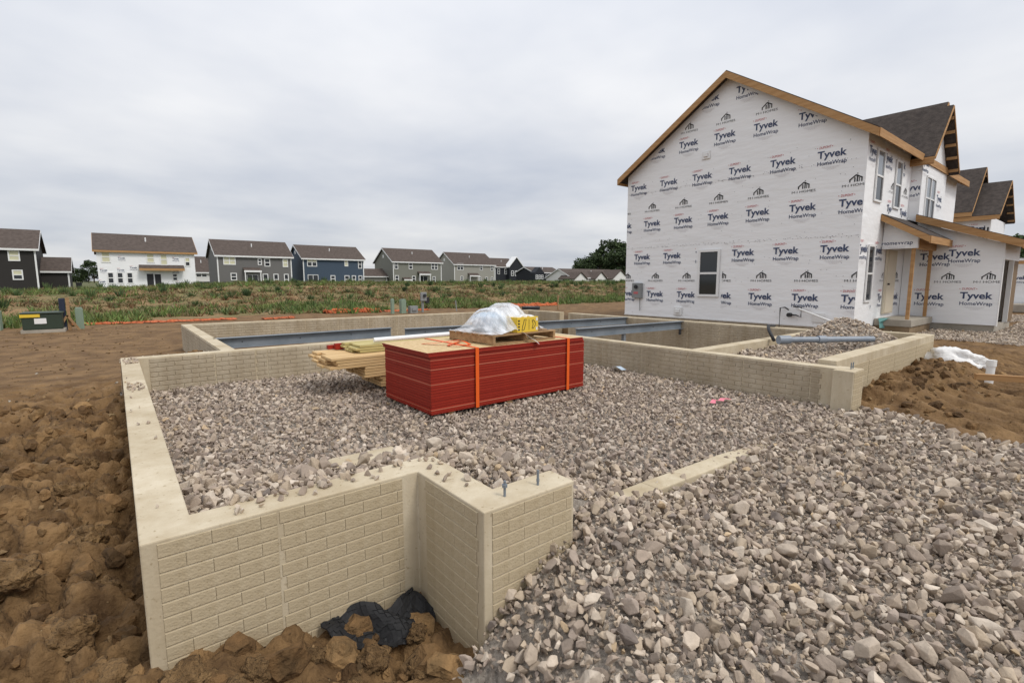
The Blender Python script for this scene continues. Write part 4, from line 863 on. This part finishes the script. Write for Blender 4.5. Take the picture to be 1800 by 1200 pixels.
far_house('house_in_wrap', 'white wrapped house with dark roof and empty window openings across the field', 'wrap', -1.45, 11.0, 86, .45, 5.65, 8.0, 9,
    [('w', .45, 1.45, 3.55, 5.05, 's', 'blind', 'blind'), ('w', 5.3, 6.25, 3.6, 4.95, 's', 'blind', 'blind'), ('w', 6.85, 7.75, 3.3, 4.9, 's', 'blind', 'blind'), ('w', 9.75, 10.45, 3.2, 4.5, 's', 'blind', 'glass'), ('w', .9, 1.65, .75, 2.3), ('w', 1.9, 2.65, .75, 2.3), ('w', 2.95, 3.7, .75, 2.3), ('hole', 5.2, 5.95, .1, 2.1), ('hole', 6.1, 6.8, .1, 2.05), ('w', 8.1, 8.8, 1.1, 2.2), ('awn', 4.4, 9.6, 2.75, 3.2)], fascia='lumber', corner=None)
hw_ = [o for o in bpy.data.objects if o.name.startswith('house_in_wrap')][0]
for z, off in ((4.55, 2.6), (2.9, .6), (2.9, 8.6), (1.2, 8.9), (4.6, 8.7), (2.95, 2.4), (3.3, 3.8), (1.4, .3), (.8, 9.6)):
    put_print(hw_, TYV, (-1.45 + off, 85.985, z), 0, 0, 0)
far_house('grey_house', 'mid-grey two-storey house with small patio canopy across the field', 's_grey', 13.75, 11.7, 95.5, .3, 5.85, 8.55, 9.5,
    [('w', .9, 2.75, 3.95, 5.35, 'd', 'blind', 'blind'), ('w', 6.15, 6.8, 4.0, 5.15), ('w', 7.2, 8.15, 3.75, 5.15), ('w', 10.2, 11.1, 3.7, 5.15, 's', 'blind', 'blind'), ('w', 1.85, 2.8, 1.35, 2.6), ('door', 4.3, 6.1, .3, 2.4), ('awn', 3.75, 6.5, 2.95, 3.4, 1), ('w', 6.8, 7.7, .5, 2.5), ('w', 8.55, 9.4, .5, 2.5), ('w', 10.3, 11.1, .5, 2.5), ('vent',)])
far_house('blue_house', 'slate-blue two-storey house in the row across the field', 's_blue', 28.6, 12.0, 99.5, .55, 5.9, 8.5, 9.5,
    [('w', .75, 2.6, 3.75, 5.45, 'd', 'blind', 'glass'), ('w', 8.0, 8.75, 3.9, 5.3, 's', 'blind', 'blind'), ('w', 10.8, 11.6, 3.5, 5.2), ('door', .75, 2.75, .4, 2.2), ('w', 5.1, 6.05, .7, 2.1), ('w', 7.9, 8.9, .5, 2.1), ('w', 9.4, 10.25, .5, 2.1), ('w', 10.8, 11.6, .5, 2.1), ('vent',)])
far_house('sage_house', 'sage-grey two-storey house with low wing on its left across the field', 's_sage', 49.7, 12.6, 105, .6, 5.95, 9.0, 10,
    [('w', .35, 1.25, 3.6, 5.3), ('w', 3.9, 4.9, 3.6, 5.2), ('w', 9.8, 11.6, 3.6, 5.2, 'd'), ('w', .4, 1.35, .6, 2.2), ('w', 4.7, 5.6, .7, 2.1), ('w', 10.1, 10.9, .6, 2.0), ('door', 6.5, 8.8, .2, 2.1), ('awn', 6.1, 9.2, 2.5, 3.0, 1), ('awn', 2.2, 4.2, 1.2, 1.6), ('wing', -6.5, -.4, 2.5, 6, 2.0, 3.6), ('vent',)])
far_house('pale_grey_house', 'pale greige two-storey house at the right end of the row', 's_lite', 71.3, 13.4, 113.5, .7, 6.0, 9.2, 10,
    [('w', .9, 2.9, 3.7, 5.5, 'd'), ('w', 8.3, 9.3, 3.7, 5.3), ('w', 12.0, 12.9, 3.6, 5.2), ('w', 1.9, 2.8, .9, 2.1), ('w', 7.8, 8.7, .8, 2.0), ('w', 10.1, 11.0, .7, 1.9), ('w', 12.1, 12.9, .7, 1.9), ('awn', 4.3, 7.6, 2.2, 2.8, 1), ('vent',)])
# smaller far houses
f6 = far_house('ink_house', 'dark house with white-trimmed gable just right of the pale house', 's_ink', 101, 9.0, 135, .4, 6.3, 9.2, 9, [('w', 1, 2, 3.4, 5.2), ('w', 4, 5, 3.4, 5.2)])
MB().slab([(106, 133.5, .0), (112, 133.5, .0), (112, 133.5, 6.2), (109, 133.5, 9.4), (106, 133.5, 6.2)], (0, 3, 0)).build('gable_bay', 's_ink', f6)
for i in range(3): window(f6, (106, 133.5), 0, .7 + i * 1.7, 1.9 + i * 1.7, 3.2, 5.0, fr=.18)
MB().hexa([(105.6, 133.2, 6.0), (109, 133.2, 9.5), (109, 136, 9.5), (105.6, 136, 6.0), (105.6, 133.2, 6.3), (109, 133.2, 9.8), (109, 136, 9.8), (105.6, 136, 6.3)]).hexa([(112.4, 133.2, 6.0), (109, 133.2, 9.5), (109, 136, 9.5), (112.4, 136, 6.0), (112.4, 133.2, 6.3), (109, 133.2, 9.8), (109, 136, 9.8), (112.4, 136, 6.3)]).build('gable_trim', 'white', f6)
f7 = far_house('ink_house', 'second dark house with gabled bay, left of the brown roofed house', 's_ink', 93, 10.5, 106, .5, 3.9, 5.4, 8, [('w', 4.5, 5.5, 1.6, 2.9), ('w', 7, 8, 1.6, 2.9)])
MB().slab([(92, 104.5, -.5), (95.6, 104.5, -.5), (95.6, 104.5, 3.8), (93.8, 104.5, 5.4), (92, 104.5, 3.8)], (0, 2, 0)).build('gable_bay', 's_ink', f7)
for i in range(3): window(f7, (92, 104.5), 0, .35 + i * 1.05, 1.1 + i * 1.05, 2.0, 3.2, fr=.14)
f8 = far_house('brown_roof_house', 'low house with wide brown roof and white gables near the trees', 's_white', 95, 21, 93, .4, 2.4, 4.7, 10, [('w', 3, 6, 1.0, 1.8, 'd'), ('w', 12, 15, 1.0, 1.8, 'd')])
for x, hh in ((94, 3.3), (102, 3.5), (109, 4.1)):
    wd_ = 4.5 if x < 108 else 7
    MB().slab([(x, 91, -.5), (x + wd_, 91, -.5), (x + wd_, 91, 2.0), (x + wd_ / 2, 91, hh + .3), (x, 91, 2.0)], (0, 4, 0)).build('gable_bay', 's_white', f8)
    MB().hexa([(x - .3, 90.7, 1.9), (x + wd_ / 2, 90.7, hh + .4), (x + wd_ / 2, 97, hh + .4), (x - .3, 97, 1.9), (x - .3, 90.7, 2.1), (x + wd_ / 2, 90.7, hh + .6), (x + wd_ / 2, 97, hh + .6), (x - .3, 97, 2.1)]).hexa([(x + wd_ + .3, 90.7, 1.9), (x + wd_ / 2, 90.7, hh + .4), (x + wd_ / 2, 97, hh + .4), (x + wd_ + .3, 97, 1.9), (x + wd_ + .3, 90.7, 2.1), (x + wd_ / 2, 90.7, hh + .6), (x + wd_ / 2, 97, hh + .6), (x + wd_ + .3, 97, 2.1)]).build('gable_roof', 'shingle_b', f8)
fw = far_house('small_white_house', 'small white house with dark roof between the wrapped and grey houses', 's_white', 10.9, 7, 118, .2, 3.4, 6.4, 8, [('w', 2.2, 4.2, 2.1, 3.2, 'd'), ('hole', 1, 5, 0, 1.2)])
# ------------------------------------------------------------------ trees
def tree(name, label, x, y, zb, H_, W_, n, seed, dark=1.0, trunk=.35):
    r = np.random.default_rng(seed); t = thing(name, (x, y, zb), label, 'tree', 'trees on the horizon')
    tb = MB().tube([(x, y, zb - .5), (x + .1, y, zb + H_ * .3), (x, y + .1, zb + H_ * .62)], [H_ * .035, H_ * .025, H_ * .01], 8)
    for i in range(6):
        a = r.uniform(0, 6.28); tb.tube([(x, y, zb + H_ * (.25 + .06 * i)), (x + math.cos(a) * W_ * .32, y + math.sin(a) * W_ * .32, zb + H_ * (.5 + .06 * i))], [H_ * .012, H_ * .004], 6)
    tb.build('trunk', 'bark', t)
    cl = []
    for i in range(26):
        a = r.uniform(0, 6.28); k = r.random() ** .5; zz = r.uniform(.28, .95); rad = W_ * .5 * math.sin(math.pi * min(1, max(.12, (zz - .12) / .95))) ** .6
        cl.append((x + math.cos(a) * rad * k, y + math.sin(a) * rad * k, zb + H_ * zz, r.uniform(.10, .19) * W_))
    V_ = []; F_ = []; Cc = []
    for i in range(n):
        c = cl[r.integers(len(cl))]; d = r.normal(size=3); d /= np.linalg.norm(d); p = np.array(c[:3]) + d * c[3] * r.uniform(.55, 1.1) * np.array([1, 1, .75])
        s = r.uniform(.16, .34) * (H_ / 11); u = r.normal(size=3); u /= np.linalg.norm(u); v = np.cross(u, r.normal(size=3)); v /= np.linalg.norm(v) + 1e-6; b = len(V_)
        V_ += [tuple(p - u * s - v * s * .6), tuple(p + u * s - v * s * .6), tuple(p + u * s * .8 + v * s * .7), tuple(p - u * s * .8 + v * s * .7)]; F_.append((b, b + 1, b + 2, b + 3))
        cc = np.array([.065, .10, .035]) * r.uniform(.6, 1.5) * dark; Cc += [(*cc, 1)] * 4
    o0 = ORG[t]; me = bpy.data.meshes.new('crown'); me.from_pydata([tuple(Vector(v) - o0) for v in V_], [], F_); me.materials.append(M['leaf'])
    at = me.attributes.new('col', 'FLOAT_COLOR', 'POINT'); at.data.foreach_set('color', np.array(Cc).ravel()); o = bpy.data.objects.new('crown', me); C.objects.link(o); o.parent = t
Rd = lambda px, D: (D * (0.6258 + (px - 900) / 868 * 0.78), D * (0.78 - (px - 900) / 868 * 0.6258))
for i, (px, D, H_, W_, l) in enumerate([(1052, 165, 11, 14, 'broad dark tree left of the wrapped house, leftmost of the clump'), (1083, 170, 14.5, 15, 'tallest dark tree of the clump beside the wrapped house'), (1102, 155, 12.5, 12, 'dark tree of the clump partly behind the wrapped house wall'), (1030, 175, 8.5, 10, 'low dark tree at the left foot of the clump')]):
    x, y = Rd(px, D); tree('broadleaf_tree', l, x, y, 0, H_, W_, 5200, 40 + i, .8)
for i, px in enumerate((128, 139, 150, 161, 171)):
    x, y = Rd(px, 260); tree('broadleaf_tree', ['leftmost tree of the far line beyond the charcoal house', 'second tree of the far line beyond the charcoal house', 'middle tree of the far line beyond the charcoal house', 'fourth tree of the far line, near the wrapped house', 'taller tree of the far line touching the wrapped house'][i], x, y, -1, [8, 8.5, 8.5, 9, 13][i], 10, 1800, 60 + i, .8)
for i, px in enumerate((1786, 1812)):
    x, y = Rd(px, 75 + 9 * i); tree('broadleaf_tree', ['green tree behind the last roof at the right edge', 'second green tree at the right edge of the view'][i], x, y, -1, 9.5, 8, 3600, 80 + i, 1.1)
# ------------------------------------------------------------------ weeds on the bank
def weeds(name, label, n, region, hmin, hmax, cols, blades=9, seed=5):
    r = np.random.default_rng(seed); P = region(r, n); k = len(P); V_ = np.zeros((k, blades, 3, 3)); gzv = ground_z(P[:, 0], P[:, 1])
    a = r.uniform(0, 6.28, (k, blades)); sp = r.uniform(.03, .22, (k, blades)); hh = (hmin + (hmax - hmin) * r.random((k, 1)) ** 2) * r.uniform(.6, 1.1, (k, blades)); wd = .02 + hh * .06
    bx_ = P[:, 0:1] + np.cos(a) * sp * .6; by_ = P[:, 1:2] + np.sin(a) * sp * .6; t = r.uniform(0, 6.28, (k, blades))
    V_[:, :, 0] = np.stack([bx_ - np.cos(t) * wd, by_ - np.sin(t) * wd, gzv[:, None] - .03 + 0 * bx_], 2); V_[:, :, 1] = np.stack([bx_ + np.cos(t) * wd, by_ + np.sin(t) * wd, gzv[:, None] - .03 + 0 * bx_], 2)
    V_[:, :, 2] = np.stack([bx_ + np.cos(a) * sp * 1.6, by_ + np.sin(a) * sp * 1.6, gzv[:, None] + hh], 2)
    cc = np.array(cols)[r.integers(0, len(cols), k)] * r.uniform(.7, 1.3, (k, 1)); Cc = np.repeat(cc, blades * 3, 0)
    me = bpy.data.meshes.new(name); nv = k * blades * 3; me.vertices.add(nv); me.vertices.foreach_set('co', V_.ravel()); me.loops.add(nv); me.loops.foreach_set('vertex_index', np.arange(nv, dtype=np.int32)); me.polygons.add(nv // 3); me.polygons.foreach_set('loop_start', np.arange(0, nv, 3, dtype=np.int32))
    at = me.attributes.new('col', 'FLOAT_COLOR', 'POINT'); at.data.foreach_set('color', np.concatenate([Cc, np.ones((nv, 1))], 1).ravel()); me.materials.append(M['grass']); me.update(calc_edges=True)
    o = bpy.data.objects.new(name, me); C.objects.link(o); tag(o, label, 'weeds', kind='stuff')
GRN = [(.14, .22, .05), (.19, .26, .07), (.11, .175, .05), (.24, .26, .09)]; DRY = [(.30, .17, .085), (.27, .14, .07), (.26, .19, .095), (.20, .15, .07), (.16, .14, .06), (.11, .12, .045), (.30, .24, .14)]
def strip(y0, y1, x0=-14, x1=60, clump=0):
    def f(r, n):
        yy = r.uniform(y0, y1, n); x = r.uniform(x0, x1, n) * (1 + 0 * yy); x = x0 + (x - x0) * 1.0
        y = yy + 0.02 * x; p = np.stack([x + (y - 25) * .3, y], 1)
        if clump: p = p[vnoise(p[:, 0] * .5, p[:, 1] * .5, 77) > clump]
        return p
    return f
weeds('green_weeds', 'lush green weeds along the foot of the bank', 6000, strip(25.6, 33, clump=.45), .12, .5, GRN, 10, 1)
weeds('mixed_weeds', 'patchy green and brown weeds on the lower bank', 8000, strip(27, 44, -16, 70, clump=.3), .08, .38, GRN + DRY, 9, 6)
weeds('bank_weeds', 'dry and green weeds covering the soil bank', 9000, strip(31, 56, -16, 80), .06, .26, DRY + GRN, 8, 2)
weeds('crest_weeds', 'green weeds along the crest of the bank', 8000, strip(46, 60, -16, 100), .12, .42, GRN + DRY[3:4], 8, 3)
weeds('crest_shrubs', 'taller leafy weeds dotted over the bank', 300, strip(34, 58, -14, 90), .25, .75, [(.08, .135, .05), (.11, .165, .06)], 40, 4)
# ------------------------------------------------------------------ site furniture
def simple(name, mb, m, label, cat, group=None, bevel=0, smooth=False):
    o = mb.build(name, m, None, bevel=bevel, smooth=smooth); centre(o); return tag(o, label, cat, group)
tr = thing('transformer', (-1.95, 23.0, -.13), 'dark green pad transformer with yellow label by the weeds', 'transformer')
MB().box(-2.5, 22.75, -.15, -1.4, 23.7, -.02).build('pad', 'conc_grey', tr); MB().box(-2.45, 22.8, -.018, -1.45, 23.6, .5).build('cabinet', 'green', tr, bevel=.03); MB().box(-2.48, 22.77, .502, -1.42, 23.63, .56).build('lid', 'green', tr, bevel=.02)
MB().box(-2.49, 22.765, .40, -2.0, 22.796, .50).build('warning_strip', 'yellow', tr); MB().box(-2.15, 22.785, .18, -1.85, 22.798, .36).build('label_plate', 'white', tr)
def pedestal(x, y, h, wd, m, label): simple('utility_pedestal', MB().box(x - wd / 2, y - wd / 2, -.16, x + wd / 2, y + wd / 2, h).box(x - wd * .42, y - wd * .42, h + .001, x + wd * .42, y + wd * .42, h + .05), m, label, 'pedestal', bevel=.015)
pedestal(-1.05, 23.9, .60, .22, 'palegreen', 'pale green utility pedestal right of the transformer'); pedestal(-3.45, 25.0, .55, .5, 'palegreen', 'pale green utility box cut by the left edge')
pedestal(11.45, 24.4, .62, .16, 'palegreen', 'slim pale green pedestal behind the rear foundation wall'); pedestal(12.05, 24.4, .58, .28, 'palegreen', 'wider pale green pedestal behind the rear foundation wall')
pp = thing('utility_post', (-1.35, 23.5, -.13), 'post wrapped in dark blue cover with wooden braces beside the transformer', 'post')
MB().box(-1.55, 23.5, -.13, -1.38, 23.6, 1.0).build('cover', 'navyc', pp, bevel=.02); MB().box(-1.36, 23.5, -.13, -1.27, 23.58, 1.02).build('stake', 'pallet', pp)
for s in (-1, 1): MB().hexa([(-1.35 + s * .3 - .04, 23.4, -.15), (-1.35 + s * .3 + .04, 23.4, -.15), (-1.35 + s * .3 + .04, 23.45, -.15), (-1.35 + s * .3 - .04, 23.45, -.15), (-1.39, 23.4, .4), (-1.31, 23.4, .4), (-1.31, 23.45, .4), (-1.39, 23.45, .4)]).build('brace', 'pallet', pp)
mp_ = thing('meter_post', (13.2, 24.4, -.13), 'grey temporary power post with meter box behind the foundation', 'post')
MB().box(13.22, 24.4, -.2, 13.32, 24.5, .95).build('post', 'greybox', mp_); b_ = MB().box(13.1, 24.28, .5, 13.45, 24.398, .98).build('meter_box', 'greybox', mp_, bevel=.02); MB().tube([(13.3, 24.28, .8), (13.3, 24.2, .8)], .09, 12).build('meter_dial', 'glass', b_); MB().box(13.4, 24.3, .38, 13.62, 24.4, .7).build('outlet_box', 'dark', mp_)
simple('junction_box', MB().box(12.35, 24.1, -.15, 12.8, 24.4, .25).box(12.45, 24.05, .0, 12.7, 24.099, .15), 'greybox', 'low grey junction box beside the meter post', 'box', bevel=.01)
simple('survey_stake', MB().box(20.6, 21.3, -.2, 20.66, 21.36, .75), 'pallet', 'thin wooden survey stake standing near the bank', 'stake'); simple('survey_stake', MB().hexa([(15.2, 24.0, -.2), (15.25, 24.0, -.2), (15.25, 24.04, -.2), (15.2, 24.04, -.2), (15.12, 24.0, .5), (15.17, 24.0, .5), (15.17, 24.04, .5), (15.12, 24.04, .5)]), 'greybox', 'grey leaning stake behind the rear foundation wall', 'stake')
simple('drain_lid', MB().tube([(19.6, 22.6, -.1), (19.6, 22.6, .06)], .55, 24), 'dark', 'round black lid lying on the ground by the stake', 'lid')
def netting(name, label, pts, hgt, seed):
    r = np.random.default_rng(seed); mb = MB(); n = 40; P = []
    for i in range(n + 1):
        t = i / n * (len(pts) - 1); k = min(int(t), len(pts) - 2); f = t - k; a = np.array(pts[k]) * (1 - f) + np.array(pts[k + 1]) * f
        P.append((a[0] + r.normal(0, .04), a[1] + r.normal(0, .12)))
    rows = []
    for j, (dz, dy) in enumerate(((0, -.25), (.5, -.1), (1, .05), (.7, .25), (.05, .4))):
        rows.append([(p[0], p[1] + dy + r.normal(0, .04), float(ground_z(np.array([p[0]]), np.array([p[1] + dy]))[0]) + .02 + dz * hgt * r.uniform(.5, 1.2)) for p in P])
    for j in range(4):
        for i in range(n): mb.poly([rows[j][i], rows[j][i + 1], rows[j + 1][i + 1], rows[j + 1][i]])
    o = mb.build(name, 'orangenet', None, smooth=True); s = o.modifiers.new('t', 'SOLIDIFY'); s.thickness = .01; centre(o); tag(o, label, 'silt fence', 'fallen orange silt fence')
netting('fallen_silt_fence', 'long fallen orange silt fence left, behind the transformer', [(-1.5, 26.2), (1.5, 25.6), (4.2, 25.2)], .07, 1)
netting('fallen_silt_fence', 'short scrap of orange silt fence behind the left foundation corner', [(5.2, 24.7), (6.6, 24.8)], .05, 2)
netting('fallen_silt_fence', 'bright heaped orange silt fence left of the slim pedestal', [(8.6, 26.8), (10.2, 26.8), (11.6, 26.4)], .22, 3)
netting('fallen_silt_fence', 'orange silt fence beside the wider pedestals', [(11.9, 26.4), (14.5, 26.0)], .06, 4)
netting('fallen_silt_fence', 'orange silt fence by the survey stake near the wrapped house', [(20.5, 26.0), (24.5, 25.5)], .2, 5)
# bins at the charcoal house
for i, (px, D) in enumerate(((117, 80), (144, 82))):
    x, y = Rd(px, D); simple('waste_bin', MB().hexa([(x - .32, y - .35, .1), (x + .32, y - .35, .1), (x + .32, y + .35, .1), (x - .32, y + .35, .1), (x - .38, y - .42, 1.2), (x + .38, y - .42, 1.2), (x + .38, y + .42, 1.2), (x - .38, y + .42, 1.2)]).box(x - .42, y - .46, 1.203, x + .42, y + .46, 1.3), 'dark', ['black waste bin beside the charcoal house wing', 'black waste bin standing alone right of the charcoal house'][i], 'bin')
# porch pipe, white bags, pvc stub, loose board, felt
gp = thing('grey_conduit', (9.3, 3.4, .5), 'grey plastic conduit with couplers lying across the porch gravel', 'pipe')
A = Vector((8.95, 3.72, .60)); B_ = Vector((10.35, 2.75, .60)); d = B_ - A
MB().tube([A, B_], .05, 14).build('pipe', 'pvcgrey', gp, smooth=False); MB().tube([A - d * .02, A + d * .10], .075, 14).build('coupler', 'pvcgrey', gp); MB().tube([A + d * .40, A + d * .48], .068, 14).build('coupler', 'pvcgrey', gp)
hs = MB().tube([(9.6, 4.1, .50), (9.7, 4.25, .68), (10.0, 4.4, .74), (10.5, 4.5, .70)], .03, 10).build('black_hose', 'dark', None, smooth=True); tag(centre(hs), 'short black hose arching over the house front wall', 'hose')
def bag(name, c, r, seed, label):
    bm = bmesh.new(); bmesh.ops.create_icosphere(bm, subdivisions=4, radius=1)
    from mathutils import noise
    for v in bm.verts:
        dd = v.co.normalized(); k = 1 + .5 * noise.noise(dd * 1.6 + Vector((seed, 1, 0))) + .3 * abs(noise.noise(dd * 4 + Vector((0, seed, 3)))) ; v.co = Vector((dd.x * r[0] * k, dd.y * r[1] * k, dd.z * r[2] * k))
    me = bpy.data.meshes.new(name); bm.to_mesh(me); bm.free(); me.materials.append(M['bagw']); me.polygons.foreach_set('use_smooth', [True] * len(me.polygons)); o = bpy.data.objects.new(name, me); C.objects.link(o); o.location = c; tag(o, label, 'bag')
bag('crumpled_bag', (12.05, 1.95, .14), (.22, .45, .24), 2, 'larger crumpled white plastic bag on the dirt past the porch wall')
bag('crumpled_bag', (12.62, 2.42, .10), (.14, .16, .18), 5, 'small crumpled white plastic bag at the end of the porch wall')
simple('pipe_stub', MB().tube([(11.0, 1.31, -.35), (11.02, 1.30, .27)], .055, 18).tube([(11.02, 1.30, .24), (11.022, 1.30, .34)], .065, 18), 'pvc', 'upright white capped plastic pipe stub in the right dirt', 'pipe')
ld = MB().hexa([(10.28, 1.36, .10), (10.35, 1.40, .10), (10.75, .05, .14), (10.68, .03, .14), (10.28, 1.36, .19), (10.35, 1.40, .19), (10.75, .05, .23), (10.68, .03, .23)]); simple('loose_board', ld, 'lumber', 'loose wooden board leaning before the white pipe stub', 'board')
simple('board_block', MB().box(10.55, .25, -.2, 10.75, .45, .11), 'pallet', 'wood block propping the loose board', 'block')
ft = MB(); nu, nv = 26, 14; uu, vv = np.meshgrid(np.linspace(0, 1, nu), np.linspace(0, 1, nv))
fx2 = .74 + .54 * uu + .03 * np.sin(vv * 5); fy2 = 2.26 + .22 * vv + .05 * np.sin(uu * 7)
fz2 = -.31 + .11 * vv ** 1.5 + .05 * np.abs(fbm(uu * 4, vv * 3, 3, 5)) * 3 + .04 * np.abs(np.sin(uu * 6.5 + vv * 2)) - .03 * uu
for i in range(nv - 1):
    for j in range(nu - 1):
        if fbm(np.array([uu[i, j] * 6]), np.array([vv[i, j] * 6]), 2, 9)[0] > .19 and (i < 3 or i > 9): continue
        ft.poly([(fx2[a_, b_], fy2[a_, b_], fz2[a_, b_]) for a_, b_ in ((i, j), (i, j + 1), (i + 1, j + 1), (i + 1, j))])
fe = ft.build('roofing_felt', 'felt', None); fe.modifiers.new('t', 'SOLIDIFY').thickness = .006; tag(centre(fe), 'torn black felt scrap at the foot of the front wall', 'felt')
pk = ribbon([(5.85, 3.2, .07), (5.95, 3.24, .09), (6.05, 3.2, .07), (6.15, 3.23, .08), (6.28, 3.2, .06)], .07, 'marking_tape', 'pink'); tag(centre(pk), 'scrap of pink marking tape on the gravel', 'tape')
bl = ribbon([(7.0, 5.75, .07), (6.93, 5.6, .10), (6.9, 5.45, .06)], .10, 'blue_scrap', 'bluebag'); tag(centre(bl), 'crumpled pale blue wrapper on gravel by the right wall', 'wrapper')
